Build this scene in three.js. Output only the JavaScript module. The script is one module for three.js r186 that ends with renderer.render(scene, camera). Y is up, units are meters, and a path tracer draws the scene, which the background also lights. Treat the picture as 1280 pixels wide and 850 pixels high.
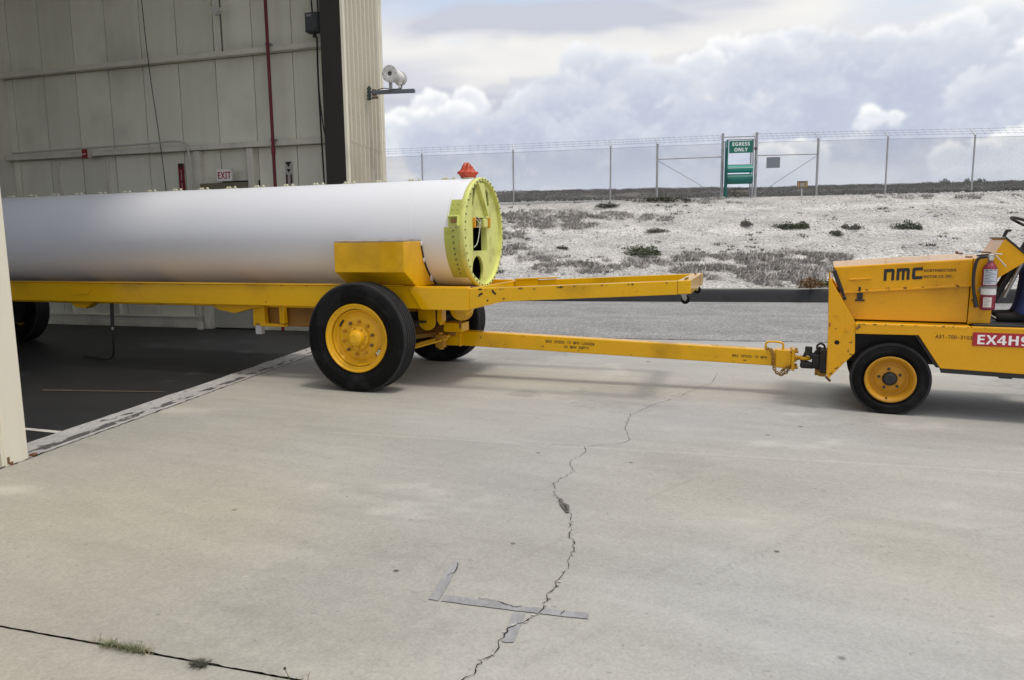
import * as THREE from 'three';
import { RoundedBoxGeometry } from 'three/addons/geometries/RoundedBoxGeometry.js';
import { mergeGeometries, toCreasedNormals } from 'three/addons/utils/BufferGeometryUtils.js';
import { MarchingCubes } from 'three/addons/objects/MarchingCubes.js';

// ---------------------------------------------------------------- camera
const scene = new THREE.Scene();
const PITCH = 0.13491, ROLL = -0.01078, EYE = 1.5, FOC = 900;
const camera = new THREE.PerspectiveCamera(2 * Math.atan(425 / FOC) * 180 / Math.PI, 1280 / 850, 0.1, 4000);
camera.position.set(0, EYE, 0);
camera.rotation.order = 'YXZ';
camera.rotation.set(-PITCH, 0, ROLL);

const renderer = new THREE.WebGLRenderer({ antialias: true });
renderer.toneMapping = THREE.LinearToneMapping;
renderer.toneMappingExposure = 1.12;
renderer.shadowMap.enabled = true;

// ---------------------------------------------------------------- noise
const lerp = (a, b, t) => a + (b - a) * t, clamp = (x, a = 0, b = 1) => Math.min(b, Math.max(a, x));
const sstep = (a, b, x) => { const t = clamp((x - a) / (b - a)); return t * t * (3 - 2 * t); };
function rng(seed) { let s = seed >>> 0; return () => { s = (s + 0x6D2B79F5) >>> 0; let t = s; t = Math.imul(t ^ (t >>> 15), t | 1); t ^= t + Math.imul(t ^ (t >>> 7), t | 61); return ((t ^ (t >>> 14)) >>> 0) / 4294967296; }; }
function hash(x, y, s) { let h = Math.imul(x, 374761393) ^ Math.imul(y, 668265263) ^ Math.imul(s, 1274126177); h = Math.imul(h ^ (h >>> 13), 1274126177); return ((h ^ (h >>> 16)) >>> 0) / 4294967296; }
function vnoise(x, y, s = 0, per = 0) {
  const xi = Math.floor(x), yi = Math.floor(y), fx = x - xi, fy = y - yi, u = fx * fx * (3 - 2 * fx), v = fy * fy * (3 - 2 * fy);
  let a = xi, b = xi + 1, c = yi, d = yi + 1;
  if (per) { a = ((a % per) + per) % per; b = ((b % per) + per) % per; c = ((c % per) + per) % per; d = ((d % per) + per) % per; }
  return lerp(lerp(hash(a, c, s), hash(b, c, s), u), lerp(hash(a, d, s), hash(b, d, s), u), v);
}
function fbm(x, y, oct, s = 0, per = 0) { let v = 0, w = 0.5, t = 0; for (let i = 0; i < oct; i++) { v += w * vnoise(x, y, s + i * 17, per); t += w; w *= 0.5; x *= 2; y *= 2; per *= 2; } return v / t; }

// ---------------------------------------------------------------- sky: broken stratocumulus over cumulus banks, computed all round
const SUN = new THREE.Vector3(0.30, 1, 0.26).normalize();
{
  const W = 2048, Hh = 1024, data = new Float32Array(W * Hh * 4);
  // cumulus heads: azimuth (degrees right of north), elevation, radius in degrees, whiteness
  const heads = [[738, 98, 34, .45], [700, 122, 30, .3], [775, 108, 34, .25], [665, 150, 34, .3], [628, 172, 26, .4], [820, 120, 34, .3], [720, 165, 60, .02], [800, 165, 70, .0], [868, 106, 30, .55], [905, 92, 32, .65], [945, 98, 36, .35], [990, 78, 30, .5], [1030, 88, 34, .3], [1085, 78, 30, .65], [1130, 88, 36, .4], [1180, 66, 30, .6], [1232, 56, 34, .45], [1278, 96, 40, .8], [960, 145, 70, .0], [1060, 135, 80, -.02], [1160, 140, 80, .0], [1250, 150, 60, .1], [1075, 157, 16, 1.1], [1100, 158, 10, 1], [1030, 105, 20, .9], [1000, 100, 16, .8], [548, 142, 26, .95], [575, 150, 22, .8], [592, 138, 20, .85], [520, 160, 26, .8], [500, 175, 26, .6], [1255, 196, 30, .8], [1215, 202, 24, .7], [1180, 208, 20, .6], [1000, 204, 26, .55], [960, 208, 22, .5], [560, 188, 44, .0], [650, 196, 60, -.03], [880, 180, 60, -.02], [760, 195, 60, -.03]].map(([u, v, q, w]) => { const a = Math.atan((u - 640) / 900); return [a * 57.3, Math.atan((303 - v) / 900 * Math.cos(a)) * 57.3, q / 900 * 57.3 * Math.cos(a), w]; });
  const hr = rng(11);
  for (let i = 0; i < 170; i++) { const az = 44 + hr() * 300; heads.push([az, 5 + hr() * 9, 1.8 + hr() * 2.8, hr() * .7]); }
  heads.sort((p, q) => (q[1] + q[2] * .4) - (p[1] + p[2] * .4));
  const headsAt = []; for (let a = 0; a < 360; a++) headsAt.push(heads.filter((h) => { const d = Math.abs(((h[0] - a + 540) % 360) - 180); return d < h[2] * 2.4 + 2; }));
  for (let j = 0; j < Hh; j++) {
    const el = ((j + 0.5) / Hh - 0.5) * Math.PI, eld = el * 180 / Math.PI, ce = Math.cos(el), sy = Math.sin(el);
    for (let i = 0; i < W; i++) {
      const phi = ((i + 0.5) / W - 0.5) * 2 * Math.PI, x = Math.cos(phi) * ce, z = Math.sin(phi) * ce, o = (j * W + i) * 4;
      let r, g, b;
      if (eld < -1) { r = .30; g = .29; b = .27; } else {
        const e = Math.max(eld, 0), az = Math.atan2(x, -z) * 180 / Math.PI, azp = (az + 360) % 360;
        // high layer, on a flat sheet overhead
        const k = 1 / (Math.max(sy, 0) + 0.16), px = x * k, pz = z * k;
        const wx = fbm(px * 1.1 + 7, pz * 1.1, 3, 5) - .5, wz = fbm(px * 1.1, pz * 1.1 + 9, 3, 8) - .5;
        const n1 = fbm(px * 1.5 + wx * 1.6, pz * 2.6 + wz * 1.6, 6, 21), n2 = fbm(px * .7 + 3, pz * 1.1 + 2, 3, 40);
        const dark = sstep(.42, .66, n1 * .6 + n2 * .4 + .05 * sstep(12, 20, e)), blue = sstep(.50, .36, n1) * sstep(.56, .4, n2) * sstep(60, 12, e);
        const band = Math.exp(-Math.pow((e - 13.4 - 4 * (n2 - .5)) / 2.2, 2)) * sstep(.30, .55, fbm(azp / 12 + 3, e / 3, 4, 151)), dk = clamp(dark * (1 - .85 * band) + .85 * sstep(14.8, 16.6, e + 5 * (n1 - .5)) * sstep(46, 22, e) + .45 * sstep(.50, .36, fbm(azp / 9, e / 2.2, 4, 141)) * sstep(17, 13, e));
        r = lerp(.88, .58, dk); g = lerp(.868, .595, dk); b = lerp(.85, .69, dk);
        const bl = blue * .7 * (1 - band); r = lerp(r, .50, bl); g = lerp(g, .65, bl); b = lerp(b, .88, bl);
        // brighter around the veiled sun
        const cs = x * SUN.x + sy * SUN.y + z * SUN.z, glow = Math.exp((cs - 1) * 7);
        const up = 1 + .22 * sstep(18, 60, e) + .75 * glow; r *= up * 1.01; g *= up; b *= up * .98;
        // cumulus bank near the horizon
        const near = headsAt[Math.floor(azp) % 360];
        if (near.length && e < 26) {
          const ax = azp / 1.7, ey = e / 1.15, w1 = fbm(ax * .8, ey * .8, 3, 61) - .5, w2 = fbm(ax * .8 + 5, ey * .8 + 5, 3, 71) - .5, nz = fbm(ax + w1, ey + w2, 6, 81) - .5, ns = fbm(ax * 3 + 9 + w2, ey * 3 + w1, 5, 95) - .5, bil = Math.abs(ns) * 1.6;
          for (const h of near) {
            const da = (((h[0] - azp + 540) % 360) - 180 + w1 * 1.2) / h[2], de = (e + w2 * .9 - h[1]) / h[2], d = Math.sqrt(da * da * .62 + de * de * (de < 0 ? .45 : 1.2)) - nz * .75 - bil * .28, al = sstep(1.0, .80 - .25 * sstep(0, -1, de), d) * sstep(-1.8, -.4, de + ns);
            if (al <= 0) continue;
            const rim = sstep(.30, .95, d) * sstep(-.15, .8, de), lit = clamp(.06 + h[3] * .55 + .50 * rim * (.5 + h[3]) + nz * .50 + (bil - .12) * .35), k = al * .94;
            r = lerp(r, lerp(.52, .99, lit), k); g = lerp(g, lerp(.565, .98, lit), k); b = lerp(b, lerp(.68, .965, lit), k);
          }
        }
        // pale air near the horizon
        const hz = sstep(6.5, 2.5, e) * .6; r = lerp(r, .74, hz); g = lerp(g, .79, hz); b = lerp(b, .88, hz); r *= .93; g *= .94; b *= .95;
      }
      data[o] = r; data[o + 1] = g; data[o + 2] = b; data[o + 3] = 1;
    }
  }
  const sky = new THREE.DataTexture(data, W, Hh, THREE.RGBAFormat, THREE.FloatType);
  sky.mapping = THREE.EquirectangularReflectionMapping; sky.magFilter = THREE.LinearFilter; sky.needsUpdate = true;
  scene.background = sky; scene.environment = sky;
  scene.backgroundIntensity = 1; scene.environmentIntensity = 1;
}
// ---------------------------------------------------------------- sun behind thin cloud
const sun = new THREE.DirectionalLight(0xfff4e6, 1.35);
sun.position.copy(SUN).multiplyScalar(60); sun.castShadow = true; sun.shadow.radius = 22;
Object.assign(sun.shadow.camera, { left: -45, right: 45, top: 45, bottom: -45, near: 1, far: 150 }); sun.shadow.mapSize.set(4096, 4096);
scene.add(sun);

// ---------------------------------------------------------------- naming and grouping
const used = new Map();
function numbered(name) { const n = used.get(name) ?? 0; used.set(name, n + 1); return n ? name + '_' + String(n).padStart(3, '0') : name; }
function tag(o, label, category, group) { o.userData.label = label; if (category) o.userData.category = category; if (group) o.userData.group = group; return o; }
function thing(name, label, category, [x, y, z] = [0, 0, 0], turn = 0, group) { const o = new THREE.Group(); o.name = numbered(name); o.position.set(x, y, z); o.rotation.y = turn; scene.add(o); return tag(o, label, category, group); }
function part(name, geo, mat, parent, label) { const m = new THREE.Mesh(geo, mat); m.name = name; m.castShadow = m.receiveShadow = true; parent.add(m); if (label) m.userData.label = label; return m; }
function sub(name, parent) { const g = new THREE.Group(); g.name = name; parent.add(g); return g; }
function struct(name, geo, mat) { const m = new THREE.Mesh(geo, mat); m.name = numbered(name); m.castShadow = m.receiveShadow = true; m.userData.kind = 'structure'; scene.add(m); return m; }
function solo(name, geo, mat, label, category, group, pos) { const m = new THREE.Mesh(geo, mat); m.name = numbered(name); m.castShadow = m.receiveShadow = true; if (pos) m.position.set(...pos); scene.add(m); return tag(m, label, category, group); }

// ---------------------------------------------------------------- geometry helpers
const V = (x, y, z) => new THREE.Vector3(x, y, z);
function boxUV(g) {                                             // uv in metres, from the main direction of each face
  const p = g.attributes.position, n = g.attributes.normal, uv = new Float32Array(p.count * 2);
  for (let i = 0; i < p.count; i += 3) {
    let ax = 0, ay = 0, az = 0; for (let k = 0; k < 3; k++) { ax += Math.abs(n.getX(i + k)); ay += Math.abs(n.getY(i + k)); az += Math.abs(n.getZ(i + k)); }
    for (let k = 0; k < 3; k++) { const j = i + k, x = p.getX(j), y = p.getY(j), z = p.getZ(j); if (az >= ax && az >= ay) { uv[j * 2] = x; uv[j * 2 + 1] = y; } else if (ax >= ay) { uv[j * 2] = z; uv[j * 2 + 1] = y; } else { uv[j * 2] = x; uv[j * 2 + 1] = z; } }
  }
  g.setAttribute('uv', new THREE.BufferAttribute(uv, 2)); return g;
}
function J(...list) {                                           // joins pieces of ONE part
  const gs = list.flat().map((g) => { const q = g.index ? g.toNonIndexed() : g.clone(); for (const k of Object.keys(q.attributes)) if (k !== 'position' && k !== 'normal') q.deleteAttribute(k); return q; });
  return boxUV(gs.length > 1 ? mergeGeometries(gs) : gs[0]);
}
function bx(w, h, d, x = 0, y = 0, z = 0, r = 0, seg = 1) { return (r ? new RoundedBoxGeometry(w, h, d, seg, r) : new THREE.BoxGeometry(w, h, d)).translate(x, y, z); }
function span(x0, x1, y0, y1, z0, z1, r = 0) { return bx(Math.abs(x1 - x0), Math.abs(y1 - y0), Math.abs(z1 - z0), (x0 + x1) / 2, (y0 + y1) / 2, (z0 + z1) / 2, r); }
function rod(p, q, r0, r1 = r0, seg = 12) { const a = V(...p), b = V(...q), d = b.clone().sub(a), g = new THREE.CylinderGeometry(r1, r0, d.length(), seg); g.applyQuaternion(new THREE.Quaternion().setFromUnitVectors(V(0, 1, 0), d.clone().normalize())); return g.translate((a.x + b.x) / 2, (a.y + b.y) / 2, (a.z + b.z) / 2); }
function bar(p, q, w, h, r = 0) { const a = V(...p), b = V(...q), d = b.clone().sub(a), L = d.length(), g = r ? new RoundedBoxGeometry(L, h, w, 1, r) : new THREE.BoxGeometry(L, h, w); const X = d.normalize(), Z = V(X.x === 0 && X.z === 0 ? 1 : -X.z, 0, X.x === 0 && X.z === 0 ? 0 : X.x).normalize().negate(); const Z2 = Z.clone().sub(X.clone().multiplyScalar(Z.dot(X))).normalize(), Y = Z2.clone().cross(X); g.applyMatrix4(new THREE.Matrix4().makeBasis(X, Y, Z2)); return g.translate((a.x + b.x) / 2, (a.y + b.y) / 2, (a.z + b.z) / 2); }
function tube(pts, r, seg = 40, rad = 8, closed = false) { return new THREE.TubeGeometry(new THREE.CatmullRomCurve3(pts.map((p) => V(...p)), closed, 'centripetal'), seg, r, rad, closed); }
function poly(pts, z0, z1, bev = 0.004, holes = []) {            // outline in x,y, thickness from z0 to z1
  const s = new THREE.Shape(pts.map((p) => new THREE.Vector2(...p))); for (const h of holes) s.holes.push(h);
  const d = Math.abs(z1 - z0), b = Math.min(bev, d / 3);
  return new THREE.ExtrudeGeometry(s, { depth: d - 2 * b, bevelEnabled: b > 0, bevelThickness: b, bevelSize: b, bevelOffset: -b, bevelSegments: 2, curveSegments: 20 }).translate(0, 0, Math.min(z0, z1) + b);
}
// polygon given in (z, y), thickness along x
function polyX(pts, x0, x1, bev = 0.004, holes = []) { return poly(pts.map(([z, y]) => [-z, y]), 0, Math.abs(x1 - x0), bev, holes).rotateY(Math.PI / 2).translate(Math.min(x0, x1), 0, 0); }
function holeCircle(x, y, r) { const p = new THREE.Path(); p.absarc(x, y, r, 0, Math.PI * 2, true); return p; }
function holeRect(x0, x1, y0, y1) { const p = new THREE.Path(); p.moveTo(x0, y0); p.lineTo(x0, y1); p.lineTo(x1, y1); p.lineTo(x1, y0); p.closePath(); return p; }
function latheZ(pts, seg = 48) { return new THREE.LatheGeometry(pts.map((p) => new THREE.Vector2(...p)), seg).rotateX(Math.PI / 2); }   // pts (radius, z)
function latheX(pts, seg = 64) { return new THREE.LatheGeometry(pts.map((p) => new THREE.Vector2(...p)), seg).rotateZ(-Math.PI / 2); }   // pts (radius, x)
function latheY(pts, seg = 24) { return new THREE.LatheGeometry(pts.map((p) => new THREE.Vector2(...p)), seg); }
function sheet(pts, y, world = true) {                           // flat polygon in x,z
  const s = new THREE.Shape(pts.map(([x, z]) => new THREE.Vector2(x, -z))), g = new THREE.ShapeGeometry(s).rotateX(-Math.PI / 2).translate(0, y, 0);
  const p = g.attributes.position, uv = g.attributes.uv; for (let i = 0; i < p.count; i++) uv.setXY(i, p.getX(i), p.getZ(i)); return g;
}
function ribbon(pts, widths, y, closedEnds = true) {             // thin strip on the ground along points [x,z]
  const pos = [], idx = [];
  pts.forEach(([x, z], i) => { const a = pts[Math.max(0, i - 1)], b = pts[Math.min(pts.length - 1, i + 1)]; let dx = b[0] - a[0], dz = b[1] - a[1]; const L = Math.hypot(dx, dz) || 1; const w = widths[i] / 2; pos.push(x - dz / L * w, y, z + dx / L * w, x + dz / L * w, y, z - dx / L * w); if (i) { const k = i * 2; idx.push(k - 2, k - 1, k, k, k - 1, k + 1); } });
  const g = new THREE.BufferGeometry(); g.setAttribute('position', new THREE.Float32BufferAttribute(pos, 3)); g.setIndex(idx); g.computeVertexNormals();
  const n = g.attributes.normal; for (let i = 0; i < n.count; i++) if (n.getY(i) < 0) { n.setXYZ(i, 0, 1, 0); } return J(g);
}
// a line of sight of the survey: where it meets a level
const cR = Math.cos(ROLL), sR = Math.sin(ROLL), cP = Math.cos(PITCH), sP = Math.sin(PITCH);
function sight(u, v) { const a = (u - 640) / FOC, b = -(v - 425) / FOC, X = cR * a - sR * b, Y = sR * a + cR * b; return [X, Y * cP - sP, -(cP + Y * sP)]; }
function onGround(u, v, y = 0) { const d = sight(u, v), t = (y - EYE) / d[1]; return [d[0] * t, d[2] * t]; }

// ---------------------------------------------------------------- textures and materials
function tex(size, fn, srgb = true, h = size) {
  const d = new Uint8Array(size * h * 4);
  for (let j = 0; j < h; j++) for (let i = 0; i < size; i++) { const c = fn(i / size, j / h, i, j), o = (j * size + i) * 4; d[o] = clamp(c[0]) * 255; d[o + 1] = clamp(c[1] ?? c[0]) * 255; d[o + 2] = clamp(c[2] ?? c[0]) * 255; d[o + 3] = 255; }
  const t = new THREE.DataTexture(d, size, h); t.wrapS = t.wrapT = THREE.RepeatWrapping; t.magFilter = THREE.LinearFilter; t.minFilter = THREE.LinearMipmapLinearFilter; t.generateMipmaps = true; if (srgb) t.colorSpace = THREE.SRGBColorSpace; t.needsUpdate = true; return t;
}
const scaled = (t, rx, ry = rx) => { const c = t.clone(); c.repeat.set(rx, ry); c.needsUpdate = true; return c; };
const grain = tex(512, (u, v) => [.5 + .6 * (fbm(u * 64, v * 64, 3, 3, 64) - .5) + .3 * (fbm(u * 8, v * 8, 3, 9, 8) - .5)], false);
const fine = tex(512, (u, v) => [fbm(u * 170, v * 170, 2, 31, 170)], false);
const wear = tex(512, (u, v) => { const n = fbm(u * 5, v * 5, 5, 41, 5), m = fbm(u * 24, v * 24, 4, 51, 24), s = sstep(.76, .86, m) * .16, k = 1 - .11 * sstep(.42, .8, n) - s * .4 - .04 * vnoise(u * 256, v * 256, 61, 256); return [k, k * (1 - .02 * n), k * (1 - .05 * n)]; });
const dust = tex(512, (u, v) => { const n = fbm(u * 6, v * 6, 5, 91, 6), m = fbm(u * 40, v * 40, 3, 95, 40), k = .62 + .5 * sstep(.45, .75, n) + .25 * (m - .5); return [k, k * .99, k * .96]; });
const grime = tex(512, (u, v) => { const st = fbm(u * 40, v * 3, 4, 71, 0), n = fbm(u * 4, v * 4, 5, 75, 4), k = 1.0 + .05 * (st - .5) - .10 * sstep(.5, .85, n); return [k, k * .99, k * .96]; });
function std(rgb, rough, o = {}) { const m = new THREE.MeshStandardMaterial({ roughness: rough, ...o }); m.color.setRGB(...rgb); return m; }
function paint(rgb, rough = .42, o = {}) { return std(rgb, rough, { map: scaled(wear, .55), roughnessMap: null, bumpMap: scaled(grain, 3), bumpScale: .0004, ...o }); }
const gloss = (rgb, rough, o = {}) => { const m = new THREE.MeshPhysicalMaterial({ roughness: rough, map: scaled(wear, .55), bumpMap: scaled(grain, 3), bumpScale: .0003, clearcoat: .85, clearcoatRoughness: .09, specularIntensity: .15, ...o }); m.color.setRGB(...rgb); return m; };
const yellow = gloss([.80, .45, .001], .5), tugYellow = gloss([.79, .395, .001], .5), wheelYellow = paint([.80, .44, .004], .45), tugRim = paint([.56, .27, .010], .5), oldYellow = paint([.50, .25, .02], .6, { map: scaled(wear, 3) });
const greenYellow = paint([.72, .77, .25], .5, { map: scaled(wear, 2) }), motorWhite = gloss([.765, .79, .845], .46, { map: null, bumpMap: null, clearcoat: .15 });
const soft = (rgb, rough, o) => { const m = new THREE.MeshPhysicalMaterial({ roughness: rough, specularIntensity: .35, ...o }); m.color.setRGB(...rgb); return m; };
const rubber = soft([.0125, .0130, .0145], .7, { map: scaled(dust, .9), bumpMap: scaled(fine, 4), bumpScale: .0006 }), treadRubber = soft([.036, .038, .042], .85, { map: scaled(wear, 2), bumpMap: scaled(fine, 4), bumpScale: .001 }), blackPaint = std([.018, .018, .02], .5, { bumpMap: scaled(fine, 6), bumpScale: .0003 }), darkIron = std([.035, .034, .033], .6, { bumpMap: scaled(fine, 6), bumpScale: .0006 });
const steel = std([.42, .43, .44], .45, { metalness: .7, map: scaled(wear, 2) }), zinc = std([.36, .38, .41], .55, { metalness: .35, map: scaled(wear, 1) }), rust = std([.20, .10, .045], .85, { map: scaled(wear, 6) });
const cream = std([.78, .755, .66], .6, { map: scaled(grime, .35), bumpMap: scaled(grain, .8), bumpScale: .0008 }), liner = std([.80, .81, .76], .7, { map: scaled(grime, .21), bumpMap: scaled(grain, 1), bumpScale: .002 }), girtPaint = std([.74, .73, .68], .6, { map: scaled(grime, .6) });
const darkJamb = std([.017, .015, .013], .8, { map: scaled(grime, .5) }), sealBlack = std([.012, .012, .012], .7), whitePaint = std([.78, .78, .76], .5, { map: scaled(wear, 2) }), redPaint = std([.33, .025, .03], .5, { map: scaled(wear, 2) }), cableBlack = std([.02, .02, .021], .6);
function canvasTex(w, h, draw, srgb = true) { const c = document.createElement('canvas'); c.width = w; c.height = h; const x = c.getContext('2d'); draw(x, w, h); const t = new THREE.CanvasTexture(c); if (srgb) t.colorSpace = THREE.SRGBColorSpace; t.anisotropy = 8; return t; }
function printMat(w, h, draw, rough = .5) { return new THREE.MeshStandardMaterial({ map: canvasTex(w, h, draw), roughness: rough }); }
function stencil(w, h, rgb, draw) { const m = std(rgb, .6, { transparent: true, alphaMap: canvasTex(w, h, (x) => { x.fillStyle = '#000'; x.fillRect(0, 0, w, h); x.fillStyle = '#fff'; draw(x, w, h); }, false) }); return m; }
function decal(w, h) { return new THREE.PlaneGeometry(w, h); }
// ================================================================ GROUND
const A = [-3.496, -5.031], F = [0.155, -0.988], NW = [0.988, 0.155];       // hangar front line: start, direction, outward normal
const onFront = (s, out = 0) => [A[0] + F[0] * s + NW[0] * out, A[1] + F[1] * s + NW[1] * out];
const RD = [0.9785, 0.206], asphAt = (x) => -10.837 + (x - 2.674) * (0.458 / 1.928);     // road direction; edge between concrete and asphalt
const B0 = [3.784, -17.836], BD = [0.9817, 0.1906], BM = [0.1906, -0.9817];  // berm line: origin, direction, away from the road
const bermAt = (x) => B0[1] + (x - B0[0]) * BD[1] / BD[0];

// concrete: a colour map that covers what stands in front of the hangar once
const CX0 = -6.5, CZ0 = -14.5, CS = 15;
const stains = [];
{ const r = rng(5); for (let i = 0; i < 50; i++) stains.push([CX0 + r() * CS, CZ0 + r() * CS, .006 + r() * .014, r() < .6 ? -.30 : .12]); for (let i = 0; i < 24; i++) stains.push([CX0 + r() * CS, CZ0 + r() * CS, .25 + r() * .6, -.03 - r() * .05]); }
for (const [u, v, r, a] of [[655, 492, .16, -.1], [672, 566, .012, -.5], [788, 578, .012, -.35], [640, 679, .012, -.3], [970, 689, .014, -.5], [494, 713, .012, -.5], [895, 446, .03, -.4], [810, 452, .03, -.4], [1000, 533, .02, -.35], [1095, 470, .04, .2]]) { const q = onGround(u, v); stains.push([q[0], q[1], r, a]); }
const tracks = [[[640, 836], [1045, 644], .035], [[640, 700], [860, 600], .03], [[800, 722], [1010, 628], .03], [[930, 700], [1280, 655], .02]].map(([a, b, w]) => [onGround(...a), onGround(...b), w]);
const jointLine = [onGround(600, 551), onGround(900, 568.5)];
const concreteMap = tex(2048, (u, v) => {
  const x = CX0 + u * CS, z = CZ0 + v * CS;
  const big = fbm(x * .35 + 3, z * .55, 4, 101), mid = fbm(x * 1.6, z * 2.3, 4, 111), sp = vnoise(x * 46, z * 46, 121), sm = fbm(x * 14, z * 16, 3, 131);
  // trowel drag, running along the slab
  const ca = x * .94 + z * .34, cb = -x * .34 + z * .94, drag = fbm(ca * .9, cb * 9, 4, 141), drag2 = fbm((x * .6 - z * .8) * 7, (x * .8 + z * .6) * .5, 3, 151);
  let k = 1 + .16 * (big - .5) + .05 * (mid - .5) + .025 * (sp - .5) + .09 * (hash(Math.round(u * 2048), Math.round(v * 2048), 7) - .5) + .03 * (sm - .5) + .07 * (drag - .5) + .05 * (drag2 - .5);
  for (const [p, q, w] of tracks) { const L = Math.hypot(q[0] - p[0], q[1] - p[1]), tx = (q[0] - p[0]) / L, tz = (q[1] - p[1]) / L, al = (x - p[0]) * tx + (z - p[1]) * tz, ac = Math.abs(-(x - p[0]) * tz + (z - p[1]) * tx + (vnoise(al * 3, 1, 181) - .5) * .03); if (al > 0 && al < L && ac < w) k -= .05 * (1 - ac / w) * (.4 + .6 * (((al * 22) % 1) < .5 ? 1 : 0)) * sstep(.3, .6, vnoise(al * 1.3, p[0], 191)); }
  const pit = vnoise(x * 60, z * 60, 161); k -= .16 * sstep(.93, .99, pit); k += .07 * sstep(.72, .85, mid);
  for (const s of stains) { const dx = x - s[0], dz = z - s[1], R = s[2] * 2.2; if (dx > -R && dx < R && dz > -R && dz < R) { const d = Math.hypot(dx, dz) / s[2] + (sm - .5) * .9; if (d < 2) k += s[3] * sstep(1.3, .55, d); } }
  const [p, q] = jointLine, L = Math.hypot(q[0] - p[0], q[1] - p[1]), dl = Math.abs((x - p[0]) * (q[1] - p[1]) - (z - p[1]) * (q[0] - p[0])) / L; if (dl < .03) k += .05 * sstep(.03, .005, dl) * (x > -1.5 && x < 4 ? 1 : 0);
  const warm = fbm(x * .5 + 20, z * .5, 3, 171) - .5;
  const lw = .5 * sstep(2.5, -3, x); return [.632 * k * (1 + .05 * warm), .631 * k * (1 + .02 * warm - .012 * lw), .612 * k * (1 - .09 * warm - .06 * lw)];
});
concreteMap.wrapS = concreteMap.wrapT = THREE.MirroredRepeatWrapping; concreteMap.repeat.set(1 / CS, 1 / CS); concreteMap.offset.set(-CX0 / CS, -CZ0 / CS);
const concrete = new THREE.MeshStandardMaterial({ map: concreteMap, roughness: .86, bumpMap: scaled(grain, 2.2), bumpScale: .0011 });
const asphaltMap = tex(1024, (u, v) => { const n = fbm(u * 6, v * 6, 4, 201, 6), a = vnoise(u * 220, v * 220, 211, 220), c = vnoise(u * 120, v * 120, 221, 120), k = 1 + .22 * (n - .5) + .5 * (a - .5) + .28 * (c - .5); return [.525 * k, .525 * k, .52 * k]; });
const asphalt = new THREE.MeshStandardMaterial({ map: scaled(asphaltMap, .33), roughness: .92, bumpMap: scaled(fine, .9), bumpScale: .004 });
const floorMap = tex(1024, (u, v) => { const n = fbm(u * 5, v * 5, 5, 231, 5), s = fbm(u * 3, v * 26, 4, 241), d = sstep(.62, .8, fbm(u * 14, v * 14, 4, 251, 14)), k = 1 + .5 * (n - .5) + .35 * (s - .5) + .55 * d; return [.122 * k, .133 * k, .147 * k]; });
const floorPaint = new THREE.MeshStandardMaterial({ map: scaled(floorMap, .17), roughness: .55, bumpMap: scaled(grain, .7), bumpScale: .002 });

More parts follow.
